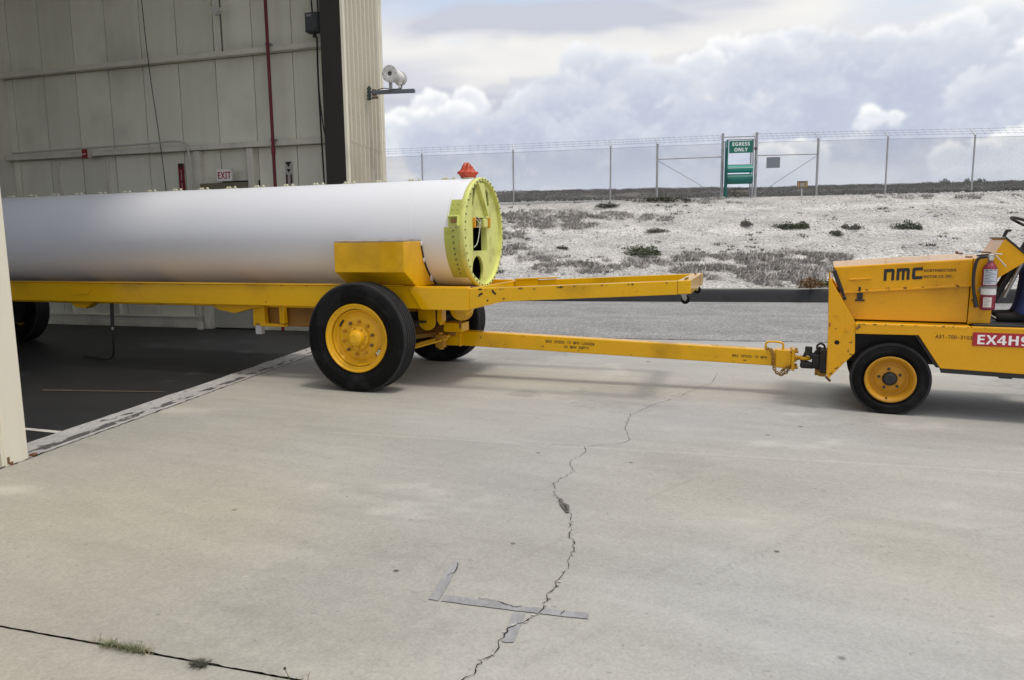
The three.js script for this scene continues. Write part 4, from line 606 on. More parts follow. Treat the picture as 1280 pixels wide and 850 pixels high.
  part('hanger_plate', J(poly([[.755, .826], ...Array.from({ length: 13 }, (_, k) => { const a = Math.PI + k / 12 * Math.PI; return [.885 + Math.cos(a) * .13, .80 + Math.sin(a) * .115]; }), [1.015, .826]], -.70, -.68, .004)), yellow, t);
  part('hanger_plate', J(poly([[1.0, .832], [1.13, .90], [1.13, .86], [1.03, .76]], -.52, -.46, .004)), yellow, t);
  part('drop_pin', J(rod([.86, .70, -.7], [.86, .60, -.7], .012, .012, 8)), rust, t);
  part('steering_block', J(span(.62, .84, .545, .645, -1.0, -.80, .01)), yellow, t);
  part('tie_rod', J(rod([.18, .36, -.50], [.60, .475, -1.0], .022, .022, 10), rod([.26, .36, -.52], [.62, .455, -.9], .012, .012, 8), bx(.04, .05, .05, .30, .38, -.6, .006)), yellow, t);
  part('steering_bracket', J(span(.50, .60, .36, .50, -.92, -.84, .008), rod([.55, .34, -.88], [.55, .53, -.88], .03, .03, 12)), oldYellow, t);
  part('steering_arm', J(bar([.0, .46, -.5], [.5, .50, -1.05], .07, .05, .006), span(.1, .66, .47, .55, -1.25, -1.0, .01)), std([.30, .16, .02], .7), t);
  // drawbar
  const db = part('drawbar', J(poly([[.44, .535], [4.05, .433], [4.055, .278], [.44, .368]], -1.20, -1.06, .010)), yellow, t);
  part('yoke', J(span(.40, .70, .362, .542, -1.225, -1.035, .008), rod([.47, .45, -1.24], [.47, .45, -1.02], .05, .05, 20)), yellow, db);
  part('collar', J(span(.70, .715, .355, .548, -1.23, -1.03, .003)), yellow, db);
  part('end_block', J(poly([[4.02, .444], [4.165, .438], [4.165, .260], [4.02, .266]], -1.215, -1.045, .008), poly([[4.165, .456], [4.195, .453], [4.195, .243], [4.165, .246]], -1.235, -1.025, .006)), yellow, db);
  part('bolt', J([[4.18, .43], [4.18, .275]].flatMap(([x, y]) => [-1.05, -1.21].map((z) => rod([x - .03, y, z], [x + .045, y, z], .016, .016, 6)))), oldYellow, db);
  part('lunette_eye', J(rod([4.19, .355, -1.13], [4.24, .36, -1.13], .028, .022, 14), rod([4.195, .355, -1.13], [4.215, .355, -1.13], .040, .040, 6), new THREE.TorusGeometry(.052, .017, 10, 28).rotateX(Math.PI / 2).translate(4.285, .36, -1.13)), yellow, db);
  part('handle', J(tube([[3.93, .43, -1.07], [3.93, .498, -1.07], [3.945, .512, -1.07], [4.07, .508, -1.07], [4.085, .495, -1.07], [4.085, .43, -1.07]], .0105, 40, 8)), yellow, db);
  const links = [], path = new THREE.CatmullRomCurve3([[3.94, .452, -1.06], [3.98, .435, -1.045], [4.0, .37, -1.034], [4.0, .30, -1.034], [4.03, .225, -1.04], [4.075, .200, -1.05], [4.12, .225, -1.04], [4.15, .285, -1.02], [4.11, .265, -1.02], [4.08, .235, -1.03]].map((p) => V(...p))), N = 24;
  for (let k = 0; k < N; k++) { const p = path.getPointAt(k / (N - 1)), d = path.getTangentAt(k / (N - 1)), g = new THREE.TorusGeometry(.013, .0045, 6, 12).scale(1.5, 1, 1); g.rotateX(k % 2 ? Math.PI / 2 : 0); g.applyQuaternion(new THREE.Quaternion().setFromUnitVectors(V(1, 0, 0), d)); links.push(g.translate(p.x, p.y, p.z)); }
  part('safety_chain', J(links), std([.33, .19, .04], .6, { metalness: .3 }), db);
  const txt = (w, h, lines, size, spread) => stencil(512, Math.round(512 * h / w), [.09, .05, .008], (x, W, Hh) => { x.font = 'bold ' + size + 'px monospace'; x.textAlign = 'center'; x.textBaseline = 'middle'; lines.forEach(([s, px, py]) => x.fillText(s, px * W, py * Hh)); });
  const l1 = part('lettering', decal(.60, .10), txt(.60, .10, [['MAX SPEED 10 MPH LOADED', .5, .27], ['20 MPH EMPTY', .62, .74]], 33), db); l1.position.set(1.965, .414, -1.0585); l1.rotation.z = -.0282;
  const l2 = part('lettering', decal(.38, .05), txt(.38, .05, [['MAX SPEED 10 MPH', .5, .5]], 46), db); l2.position.set(3.78, .364, -1.0585); l2.rotation.z = -.0282;
  // small chips down to primer and rust along the edges
  { const rr = rng(44), dark = [], red = []; for (let i = 0; i < 48; i++) { const q = rr(), x = q < .4 ? 1.2 + rr() * 1.9 : q < .7 ? -6 + rr() * 6.5 : .5 + rr() * 3.4, h = .003 + rr() * rr() * .009; let y, z; if (q < .4) { y = 1.05 + (x - 1.43) * .0447 - (rr() < .6 ? .006 : .10 * rr()); z = zN + .0615; } else if (q < .7) { y = rr() < .6 ? 1.052 : .85 + rr() * .1; z = zN + .0515; } else { y = .45 - (x - .44) * .0282 + (rr() < .5 ? .072 : -.07 + rr() * .1); z = -1.0585; } (rr() < .5 ? dark : red).push(new THREE.CylinderGeometry(h, h * .7, .0012, 6).rotateX(Math.PI / 2).scale(1 + rr() * 2.2, .7 + rr() * .5, 1).rotateZ((rr() - .5) * .8).translate(x, y, z)); } part('paint_chip', J(dark), std([.05, .035, .02], .8), t).userData.kind = 'stuff'; part('paint_chip', J(red), std([.22, .10, .03], .8), t).userData.kind = 'stuff'; }
  // loose hose under the bed
  part('air_hose', J(tube([[-3.82, .80, -.6], [-3.83, .66, -.6], [-3.84, .5, -.6]], .021, 8, 8), tube([[-3.84, .5, -.6], [-3.87, .3, -.62], [-3.98, .12, -.7], [-4.2, .035, -.82], [-4.5, .016, -.95], [-4.9, .014, -1.05]], .011, 40, 8)), cableBlack, t); part('hose_fitting', J(rod([-3.838, .53, -.6], [-3.842, .46, -.6], .017, .015, 10)), steel, t);
  part('rear_bracket', J(poly([[-7.05, .83], [-6.85, .83], [-6.86, .62], [-7.02, .62]], -1.2, -1.0), span(-7.3, -6.9, .55, .62, -1.3, -.9, .01)), yellow, t);
}
// ---------------------------------------------------------------- the motor
const motor = thing('rocket_motor', 'long white cylindrical rocket motor with a yellow-green end ring', 'rocket motor', toWorld(0, 0, 0), TT);
{
  const t = motor, at = (g) => g.translate(0, MC[0], MC[1]);
  part('casing', J(at(latheX([[MR - .02, -9.4], [MR, -9.4], ...Array.from({ length: 30 }, (_, k) => [MR, -9.4 + (k + 1) * 9.79 / 30]), [MR, .392], [MR - .0015, .395], [MR - .0015, .398], [MR, .401], [MR, .78], [MR - .003, .783], [MR - .003, .79], [MR, .793], [MR, .93], [MR - .018, .93], [MR - .018, -9.4]], 128))), motorWhite, t);
  part('closure', J(at(latheX([[0, -9.38], [.5, -9.38], [MR - .02, -9.36]], 48))), motorWhite, t);
  part('joint_band', J(at(latheX([[MR + .0005, .795], [MR + .0025, .797], [MR + .0025, .806], [MR + .0005, .808]], 128))), std([.74, .74, .72], .5), t);
  // yellow-green ring with flange and bolts
  part('end_ring', J(at(latheX([[MR - .01, .932], [MR + .004, .934], [MR + .004, .955], [MR + .010, .962], [MR + .010, .985], [MR + .004, .992], [MR - .028, .992], [MR - .030, .985], [MR - .030, .93]], 128))), greenYellow, t);
  const ringBolt = J(rod([0, 0, 0], [.009, 0, 0], .009, .009, 6)), boltDark = std([.08, .085, .05], .6);
  for (let k = 0; k < 44; k++) { const a = k / 44 * 6.2832 + .05, b = part('bolt', ringBolt, boltDark, t); b.position.set(.991, MC[0] + Math.sin(a) * (MR - .013), MC[1] + Math.cos(a) * (MR - .013)); }
  // end bulkhead: opening with deep sides, round port, strut recesses
  const zc = (z) => -z;                                           // outlines use (-z, y)
  const circ = []; for (let k = 0; k < 96; k++) { const a = k / 96 * 6.2832; circ.push([MC[1] + Math.cos(a) * (MR - .03), MC[0] + Math.sin(a) * (MR - .03)]); }
  const tri = (pts) => { const p = new THREE.Path(); pts.forEach(([z, y], i) => i ? p.lineTo(-z, y) : p.moveTo(-z, y)); p.closePath(); return p; };
  part('bulkhead', J(polyX(circ, .935, .955, .002, [holeRect(.87, 1.285, 1.41, 1.77), holeCircle(1.0, 1.197, .164), tri([[-.925, 2.115], [-.862, 1.90], [-.895, 1.84], [-.985, 2.10]]), tri([[-1.20, 2.115], [-1.29, 1.85], [-1.37, 1.91], [-1.345, 2.05]])])), greenYellow, t);
  part('opening_frame', J(span(.886, .945, 1.395, 1.411, -1.30, -.855, .002), span(.886, .945, 1.769, 1.785, -1.30, -.855, .002), span(.886, .945, 1.411, 1.769, -.871, -.855, .002), span(.886, .945, 1.411, 1.769, -1.30, -1.284, .002)), greenYellow, t);
  part('port_liner', J(new THREE.CylinderGeometry(.1642, .1642, .022, 40, 1, true).rotateZ(Math.PI / 2).translate(.93, 1.197, -1.0)), std([.30, .32, .05], .6, { side: THREE.DoubleSide }), t);
  part('dark_liner', J(at(latheX([[0, .45], [.5, .45], [MR - .035, .46], [MR - .035, .93]], 48))), std([.010, .010, .010], .95, { side: THREE.DoubleSide }), t);
  part('strut', J(polyX([[-.98, 2.135], [-1.165, 2.135], [-1.275, 1.80], [-1.235, 1.80]], .954, .984, .006)), greenYellow, t); part('strut', J(polyX([[-.955, 2.125], [-.985, 2.135], [-1.262, 1.80], [-1.24, 1.79]], .956, .998, .004)), greenYellow, t);
  part('mount_bracket', J(span(.90, .985, 1.655, 1.765, -.905, -.865, .012)), std([.62, .30, .01], .5), t); part('mount_bracket', J(span(.92, .985, 1.66, 1.775, -1.345, -1.30, .012)), std([.62, .30, .01], .5), t);
  part('valve_block', J(span(.87, .975, 1.66, 1.765, -1.29, -1.18, .02)), greenYellow, t);
  part('cable_loop', tube([[.97, 1.76, -.90], [1.0, 1.70, -.955], [1.0, 1.58, -.93], [.99, 1.48, -.885], [.965, 1.45, -.865]], .005, 30, 6), std([.62, .62, .55], .6), t);
  part('cable_loop', tube([[.97, 1.78, -.94], [1.0, 1.73, -.99], [.99, 1.68, -.96], [.975, 1.66, -.93]], .004, 24, 6), std([.62, .62, .55], .6), t);
  // painted skirt patch with its bolt row and pocket
  const band = (a0, a1, x0, x1, h) => { const pos = [], idx = [], n = 28; for (let k = 0; k <= n; k++) { const a = (a0 + (a1 - a0) * k / n) * Math.PI / 180, c = Math.cos(a), s = Math.sin(a); for (const [r, x] of [[MR - .004, x0], [MR + h, x0 + .002], [MR + h, x1 - .002], [MR - .004, x1]]) pos.push(x, MC[0] + s * r, MC[1] + c * r); if (k) for (let q = 0; q < 3; q++) { const b = (k - 1) * 4 + q; idx.push(b, b + 4, b + 1, b + 1, b + 4, b + 5); } } const g = new THREE.BufferGeometry(); g.setAttribute('position', new THREE.Float32BufferAttribute(pos, 3)); g.setIndex(idx); const q = g.toNonIndexed(); q.computeVertexNormals(); return J(q); };
  const olive = std([.44, .49, .11], .5, { side: THREE.DoubleSide, map: scaled(wear, 2) });
  const pt = part('skirt_patch', band(-53, 5.5, .765, .935, .0035), olive, t, 'olive-green skirt patch'); part('skirt_patch', band(6, 35, .815, .935, .0035), olive, t, 'olive-green skirt patch');
  for (let k = 0; k < 9; k++) { const a = (2 - k * 6) * Math.PI / 180, b = part('bolt', J(new THREE.SphereGeometry(.0105, 8, 6)), boltDark, pt); b.position.set(.868, MC[0] + Math.sin(a) * (MR + .004), MC[1] + Math.cos(a) * (MR + .004)); }
  for (let k = 0; k < 10; k++) { const a = (29 - (k >> 1) * 6) * Math.PI / 180; if (k >> 1 === 3) continue; const b = part('bolt', J(new THREE.SphereGeometry(.006, 6, 5)), boltDark, pt); b.position.set(k & 1 ? .90 : .845, MC[0] + Math.sin(a) * (MR + .003), MC[1] + Math.cos(a) * (MR + .003)); }
  part('pocket', J(((g) => g.rotateX(-11 * Math.PI / 180).translate(.87, MC[0] + Math.sin(.19) * (MR + .0), MC[1] + Math.cos(.19) * (MR + .0)))(mergeGeometries([bx(.12, .016, .06, 0, .052, .01, .004), bx(.016, .1, .06, .06, 0, .01, .004), bx(.12, .1, .008, 0, 0, -.004)].map((g) => g.toNonIndexed())))), greenYellow, t); part('pocket_lining', J(bx(.06, .04, .006, .875, MC[0] + .118, MC[1] + MR - .004, .002)), std([.30, .16, .06], .8), t);
  // stud pairs along the top
  const studA = J(bx(.17, .008, .05, 0, .003, 0, .002)), studB = J(rod([0, .004, 0], [0, .030, 0], .012, .010, 8), rod([0, .012, 0], [0, .022, 0], .017, .017, 6)), studMat = std([.72, .70, .52], .5), padMat = std([.45, .46, .33], .6);
  for (let k = 0; k < 23; k++) { const x = .58 - k * .4155, g = sub('lug', t); g.position.set(x, MC[0] + MR, MC[1]); part('pad', studA, padMat, g); for (const q of [-.065, -.03, .06]) { const s = part('stud', studB, studMat, g); s.position.set(q, 0, q === .06 ? .01 : -.008); } }
}
{ // red cover on top of the ring
  const [x, y, z] = toWorld(.81, MC[0] + MR + .012, MC[1]), t = thing('protective_cover', 'crumpled orange-red plastic cover sitting on top of the motor end', 'cover', [x, y, z], TT);
  const g = latheY([[.0, .0], [.074, .0], [.080, .012], [.100, .045], [.096, .062], [.070, .075], [.062, .095], [.050, .128], [.034, .150], [.02, .158], [0, .160]], 40), p = g.attributes.position;
  for (let i = 0; i < p.count; i++) { const X = p.getX(i), Y = p.getY(i), Z = p.getZ(i), a = Math.atan2(Z, X), r = Math.hypot(X, Z), k = 1 + .16 * Math.sin(a * 5 + Y * 30) * sstep(.0, .06, Y) + .10 * Math.sin(a * 11 + Y * 60); p.setXYZ(i, X * k - Y * .10, Y * (1 + .05 * Math.sin(a * 3)), Z * k); }
  g.computeVertexNormals(); part('cap', J(g), std([.55, .075, .035], .45, { map: scaled(wear, 6) }), t); part('base_tape', J(rod([0, -.014, 0], [0, .006, 0], .07, .07, 28)), std([.6, .6, .42], .6), t);
}
// ================================================================ TOW TRACTOR (local axes: x to its rear, y up, z = 0 at the near wheels)
const UO = [3.224, 0, -6.039], UT = -23.5 * Math.PI / 180;
const tugWorld = (x, y, z) => [UO[0] + x * Math.cos(UT) + z * Math.sin(UT), y, UO[2] - x * Math.sin(UT) + z * Math.cos(UT)];
const tug = thing('tow_tractor', 'yellow tow tractor with black lettering on its hood, coupled to the drawbar', 'tow tractor', tugWorld(0, 0, 0), UT);
{
  const t = tug, Y = tugYellow;
  // body side with the wheel arches, near and far
  const sideP = [[-.293, .765], [-.288, .688], [.189, .694], [.362, .424], [1.30, .402], [1.44, .69], [2.06, .69], [2.18, .43], [2.42, .43], [2.42, .765]];
  part('body_side', J(poly(sideP, -.025, .012, .006)), Y, t); part('body_side', J(poly(sideP, -1.212, -1.175, .006)), Y, t);
  part('fender', J(span(-.297, .56, .745, .787, -.15, .014, .018)), Y, t); part('fender', J(span(-.297, .56, .745, .787, -1.214, -1.05, .018)), Y, t);
  part('deck_edge', J(span(.56, 2.42, .745, .783, -.05, .012, .01)), Y, t); part('deck_edge', J(span(.56, 2.42, .745, .783, -1.212, -1.16, .01)), Y, t);
  part('skirt', J(poly([[.36, .426], [1.31, .404], [1.33, .365], [.372, .386]], -.05, .004, .005)), blackPaint, t); part('skirt', J(span(.78, .87, .365, .385, -.04, .0, .004)), blackPaint, t);
  part('floor_plate', J(span(.575, 1.36, .784, .800, -1.18, -.002, .003)), blackPaint, t);
  part('chassis', J(span(-.46, 2.36, .40, .70, -.88, -.32, .02), span(-.28, .50, .70, .74, -1.05, -.15, .01)), blackPaint, t);
  part('arch_liner', J(span(-.28, .36, .42, .742, -.30, -.27), poly([[.165, .69], [.189, .694], [.362, .424], [.335, .424]], -.27, -.026, .002), span(-.28, .19, .725, .742, -.27, -.03)), blackPaint, t); part('arch_liner', J(span(-.28, .36, .42, .742, -.93, -.90)), blackPaint, t);
  // front: side gussets, front plate, hood
  const gus = [[-.515, 1.185], [-.500, 1.150], [-.293, .787], [-.284, .521], [-.481, .284], [-.494, .30]];
  part('front_gusset', J(poly(gus, -.008, .006, .003, [holeCircle(-.429, .605, .024)])), Y, t); part('front_gusset', J(poly(gus, -1.206, -1.192, .003)), Y, t);
  part('gusset_hole', J(new THREE.CylinderGeometry(.026, .026, .05, 20, 1).rotateX(Math.PI / 2).translate(-.429, .605, -.036)), sealBlack, t);
  part('front_plate', J(span(-.503, -.489, .31, 1.16, -1.19, -.01, .003)), Y, t);
  for (const [x, y] of [[-.352, .72]]) part('bolt', J(rod([x, y, 0], [x, y, .018], .015, .015, 6), rod([x, y, 0], [x, y, .010], .022, .022, 14)), Y, t);
  part('bolt', J(rod([-.262, .752, .0], [-.262, .752, .024], .013, .013, 6), rod([-.276, .735, .0], [-.276, .735, .02], .010, .010, 6)), rust, t);
  part('hood', (() => {                                         // crowned top, sloped nose
    const prof = [[-.396, 1.032], [-.483, 1.256], [.556, 1.326], [.559, 1.106]], n = 10, g = poly(prof, -1.10, -.105, .012), p = g.attributes.position; for (let i = 0; i < p.count; i++) { const y = p.getY(i), z = p.getZ(i); if (y > 1.2) p.setY(i, y + .046 * Math.max(0, 1 - Math.pow(Math.abs(z + .66) / .55, 2.5))); } g.computeVertexNormals(); return J(g); })(), Y, t);
  part('hood_lip', J(bar([-.394, 1.034, -.102], [.558, 1.108, -.102], .012, .018, .004)), Y, t);
  part('hood_rib', J(bar([-.357, 1.146, -.100], [-.18, 1.160, -.100], .014, .016, .006)), Y, t);
  part('nose_hinge', J(bar([-.492, 1.262, -.13], [-.480, 1.215, -.12], .04, .014, .004)), steel, t);
  part('hood_edge', J(bar([-.478, 1.225, -.096], [-.41, 1.045, -.096], .022, .035, .006), bar([-.41, 1.06, -.096], [-.385, .985, -.096], .018, .020, .005), bx(.03, .03, .03, -.385, .985, -.092, .008)), blackPaint, t);
  part('side_panel', J(poly([[-.46, .80], [-.46, 1.0], [-.40, 1.055], [.548, 1.13], [.545, .800], [-.30, .800]], -.14, -.122, .004)), Y, t); part('side_panel', J(poly([[-.46, .80], [-.46, 1.0], [-.40, 1.055], [.548, 1.13], [.545, .800]], -1.085, -1.067, .004)), Y, t);
  part('engine_block', J(span(-.40, .54, .75, 1.02, -.95, -.25, .02)), darkIron, t);
  part('latch', J(bx(.045, .075, .014, -.263, 1.015, -.112, .004), bx(.075, .014, .02, -.262, .968, -.110, .004), bx(.018, .05, .016, -.268, 1.06, -.104, .004)), blackPaint, t);
  part('cowl_post', J(poly([[.550, .786], [.709, .786], [.722, 1.16], [.70, 1.340], [.562, 1.328]], -1.09, -.118, .005)), Y, t);
  part('bolt', J(rod([.575, .985, -.119], [.575, .985, -.108], .011, .011, 6)), rust, t);
  part('hood_bracket', J(bx(.05, .012, .03, .49, 1.366, -.34, .003), bx(.02, .022, .02, .47, 1.374, -.34, .004), bx(.05, .012, .03, .53, 1.340, -.14, .003)), rust, t);
  // dash
  part('dash', J(poly([[.693, 1.345], [.770, 1.490], [.925, 1.345], [.925, 1.305], [.716, 1.152]], -.66, -.118, .006)), Y, t);
  part('dash_trim', J(bar([.768, 1.497, -.125], [.935, 1.342, -.125], .03, .014, .003), bar([.768, 1.497, -.65], [.935, 1.342, -.65], .03, .014, .003)), blackPaint, t); part('dash_trim', J(span(.752, .778, 1.487, 1.500, -.662, -.116, .004)), std([.16, .16, .18], .5), t);
  part('instrument_panel', J(bar([.79, 1.489, -.39], [.915, 1.372, -.39], .44, .014, .003)), blackPaint, t);
  part('gear_lever', J(rod([.775, 1.485, -.24], [.795, 1.545, -.24], .012, .014, 10), bx(.045, .022, .03, .808, 1.552, -.24, .01)), blackPaint, t);
  part('drive_lever', J(rod([.95, 1.33, -.32], [.83, 1.0, -.32], .016, .016, 10)), steel, t);
  // steering
  { const s = sub('steering_wheel', t), C0 = V(1.045, 1.572, -.42); s.position.copy(C0); s.rotation.z = -.445; part('rim', J(new THREE.TorusGeometry(.205, .012, 12, 48).rotateX(Math.PI / 2)), blackPaint, s); part('spoke', J([0, 2.09, 4.19].map((a) => rod([0, -.02, 0], [Math.cos(a) * .2, 0, Math.sin(a) * .2], .011, .009, 8))), darkIron, s); part('boss', J(rod([0, -.05, 0], [0, .012, 0], .035, .03, 16)), blackPaint, s); }
  part('steering_column', J(rod([1.02, 1.53, -.42], [.72, .88, -.42], .028, .034, 14), bar([.95, 1.37, -.40], [.75, .93, -.40], .07, .05, .01)), blackPaint, t);
  part('pedal', J(bar([.735, .855, -.30], [.80, .815, -.30], .07, .012, .003), rod([.74, .85, -.30], [.70, .95, -.30], .01, .01, 6)), std([.62, .60, .5], .6), t);
  // seat, rear deck
  part('seat_base', J(span(1.28, 1.80, .80, 1.10, -.75, -.16, .02)), Y, t); part('seat_cushion', J(span(1.24, 1.72, 1.10, 1.19, -.70, -.18, .04)), std([.02, .02, .022], .6), t); part('seat_back', J(bar([1.72, 1.17, -.44], [1.80, 1.62, -.44], .48, .09, .03)), std([.02, .02, .022], .6), t);
  part('rear_deck', J(span(1.82, 2.42, .784, .92, -1.20, .0, .02)), Y, t); part('rear_plate', J(span(2.42, 2.44, .43, .90, -1.19, -.01, .004)), Y, t);
  // wheels
  const tyTread = treadGeo(.312, .175, 3, .012), ty = tyreGeo(.312, .175, .19, 3, .012), rimG = J(latheZ([[.165, -.02], [.178, .055], [.192, .072], [.200, .074], [.200, .082], [.188, .086], [.176, .074], [.168, .06], [.158, .045], [.150, .028], [.146, .010]], 56)), discG = J(latheZ([[.148, .012], [.138, .006], [.120, .016], [.098, .030], [.060, .034], [0, .034]], 48)), hubG = J(latheZ([[.060, .034], [.058, .050], [.048, .066], [.040, .070], [.022, .072], [0, .068]], 28)), lug = J(rod([0, 0, 0], [0, 0, .022], .012, .011, 6));
  for (const [x, z, o] of [[.0, -.0875, 1], [.0, -1.1125, -1], [1.75, -.0875, 1], [1.75, -1.1125, -1]]) {
    const w = sub('wheel', t); w.position.set(x, .302, z); if (o < 0) w.rotation.y = Math.PI;
    part('tyre', ty, rubber, w); part('tread', tyTread, treadRubber, w); part('rim', rimG, tugRim, w); part('disc', discG, tugRim, w); part('hub', hubG, blackPaint, w);
    for (let k = 0; k < 5; k++) { const a = k / 5 * 6.2832 + .45, l = part('lug_nut', lug, darkIron, w); l.position.set(Math.cos(a) * .086, Math.sin(a) * .086, .030); }
    part('valve', J(rod([0, 0, 0], [0, 0, .03], .007, .006, 8)).translate(-.02, -.163, .05), blackPaint, w);
  }
  part('axle', J(rod([0, .305, -.15], [0, .305, -1.05], .05, .05, 14), rod([1.75, .305, -.15], [1.75, .305, -1.05], .06, .06, 14)), darkIron, t);
  // pintle hitch
  const hz = -.6;
  part('pintle_hitch', J(span(-.56, -.50, .24, .46, hz - .10, hz + .10, .01), span(-.63, -.55, .27, .41, hz - .06, hz + .06, .02), span(-.735, -.60, .265, .325, hz - .05, hz + .05, .022), poly([[-.72, .30], [-.735, .335], [-.72, .36], [-.69, .36], [-.672, .335], [-.655, .33], [-.64, .30]], hz - .035, hz + .035, .008), poly([[-.58, .40], [-.655, .425], [-.70, .42], [-.712, .385], [-.70, .375], [-.67, .395], [-.60, .36]], hz - .04, hz + .04, .008), span(-.695, -.63, .405, .475, hz - .03, hz + .03, .008), bar([-.60, .40, hz], [-.55, .47, hz], .04, .05, .01)), blackPaint, t);
  part('lifting_ring', J(new THREE.TorusGeometry(.034, .010, 8, 24).translate(-.556, .478, hz + .03)), blackPaint, t);
  part('lower_bracket', J(rod([-.60, .235, hz], [-.52, .235, hz], .035, .035, 14), span(-.57, -.50, .20, .24, hz - .06, hz + .06, .008)), oldYellow, t); part('pin_chain', J(rod([-.50, .275, -.1], [-.47, .26, -.02], .012, .012, 6)), rust, t);
  { const rr = rng(46), list = []; for (let i = 0; i < 46; i++) { const q = rr(), h = .0025 + rr() * rr() * .007; let x, y, z; if (q < .4) { x = -.48 + rr() * .18; y = rr() < .5 ? .45 + rr() * .3 : .31 + (x + .48) * 1.2; z = .0068; } else if (q < .7) { x = -.28 + rr() * 1.1; y = .774; z = .0142; } else { x = -.4 + rr() * .95; y = 1.04 + (x + .39) * .078 + (rr() - .3) * .02; z = -.0945; } list.push(new THREE.CylinderGeometry(h, h * .7, .0012, 6).rotateX(Math.PI / 2).scale(1 + rr() * 2, .8, 1).rotateZ((rr() - .5)).translate(x, y, z)); } part('paint_chip', J(list), std([.12, .06, .02], .8), t).userData.kind = 'stuff'; part('rust_spot', J(new THREE.CylinderGeometry(.012, .012, .002, 8).rotateX(Math.PI / 2).scale(.5, 2, 1).translate(-.492, .76, .0066)), std([.30, .05, .02], .7), t); }
  // lettering
  const L = (u0, v0, w, h, z, mat, name = 'lettering', rot = 0) => { const m = part(name, decal(w, h), mat, t); m.position.set(u0, v0, z); m.rotation.z = rot; return m; };
  { // hood logo: letters as thin plates
    const ink = std([.014, .013, .012], .5), y0 = 1.139, H = .100, sk = .032, k = .062, logo = sub('logo', t);
    const put = (name, pts) => { const sh = new THREE.Shape(pts.map((p) => new THREE.Vector2(...p))); const g = new THREE.ExtrudeGeometry(sh, { depth: .0025, bevelEnabled: false }); g.applyMatrix4(new THREE.Matrix4().makeShear(k, 0, 0, 0, 0, 0)); return part(name, J(g), ink, logo); };
    const rc = (x0, x1) => [[x0, 0], [x0 + .022, 0], [x0 + .022, H - .028], [x1 - .022, H - .028], [x1 - .022, 0], [x1, 0], [x1, H - .012], [x1 - .012, H], [x0, H]];
    put('letter_n', rc(0, .080)); put('letter_m', [[.096, 0], [.118, 0], [.118, H - .028], [.136, H - .028], [.136, 0], [.156, 0], [.156, H - .028], [.172, H - .028], [.172, 0], [.194, 0], [.194, H - .012], [.182, H], [.096, H]]); put('letter_c', [[.212, .012], [.224, 0], [.290, 0], [.290, .026], [.236, .026], [.236, H - .026], [.290, H - .026], [.290, H], [.224, H], [.212, H - .012]]);
    logo.position.set(-.088, y0, -.1045);
  }
  L(.328, 1.230, .242, .042, -.1042, stencil(512, 90, [.02, .016, .008], (x, w, h) => { x.font = 'bold 70px sans-serif'; x.textBaseline = 'middle'; x.save(); x.scale(w / x.measureText('NORTHWESTERN').width * .98, 1); x.fillText('NORTHWESTERN', 0, h / 2); x.restore(); }), 'lettering', .03);
  L(.319, 1.180, .222, .042, -.1042, stencil(512, 96, [.03, .024, .012], (x, w, h) => { x.font = 'bold 74px sans-serif'; x.textBaseline = 'middle'; x.save(); x.scale(w / x.measureText('MOTOR CO. INC.').width * .98, 1); x.fillText('MOTOR CO. INC.', 0, h / 2); x.restore(); }), 'lettering', .03);
  L(.446, .690, .268, .046, .0145, stencil(512, 88, [.10, .05, .01], (x, w, h) => { x.font = 'bold 74px monospace'; x.textBaseline = 'middle'; x.save(); x.scale(w / x.measureText('A31-700-3103').width * .98, 1); x.fillText('A31-700-3103', 0, h / 2); x.restore(); }), 'lettering', -.01);
  const plate = part('number_plate', J(bx(.40, .110, .004, .774, .681, .0165, .001)), redPaint, t);
  const pf = part('print', decal(.396, .106), printMat(768, 206, (x, w, h) => { x.fillStyle = '#a81f30'; x.fillRect(0, 0, w, h); x.fillStyle = '#f1eff0'; x.font = 'bold 206px sans-serif'; x.textBaseline = 'middle'; x.save(); x.translate(40, h / 2 + 6); x.scale(715 / x.measureText('EX4H9').width, 1); x.fillText('EX4H9', 0, 0); x.restore(); }, .5), plate); pf.position.set(.774, .681, .0195);
}
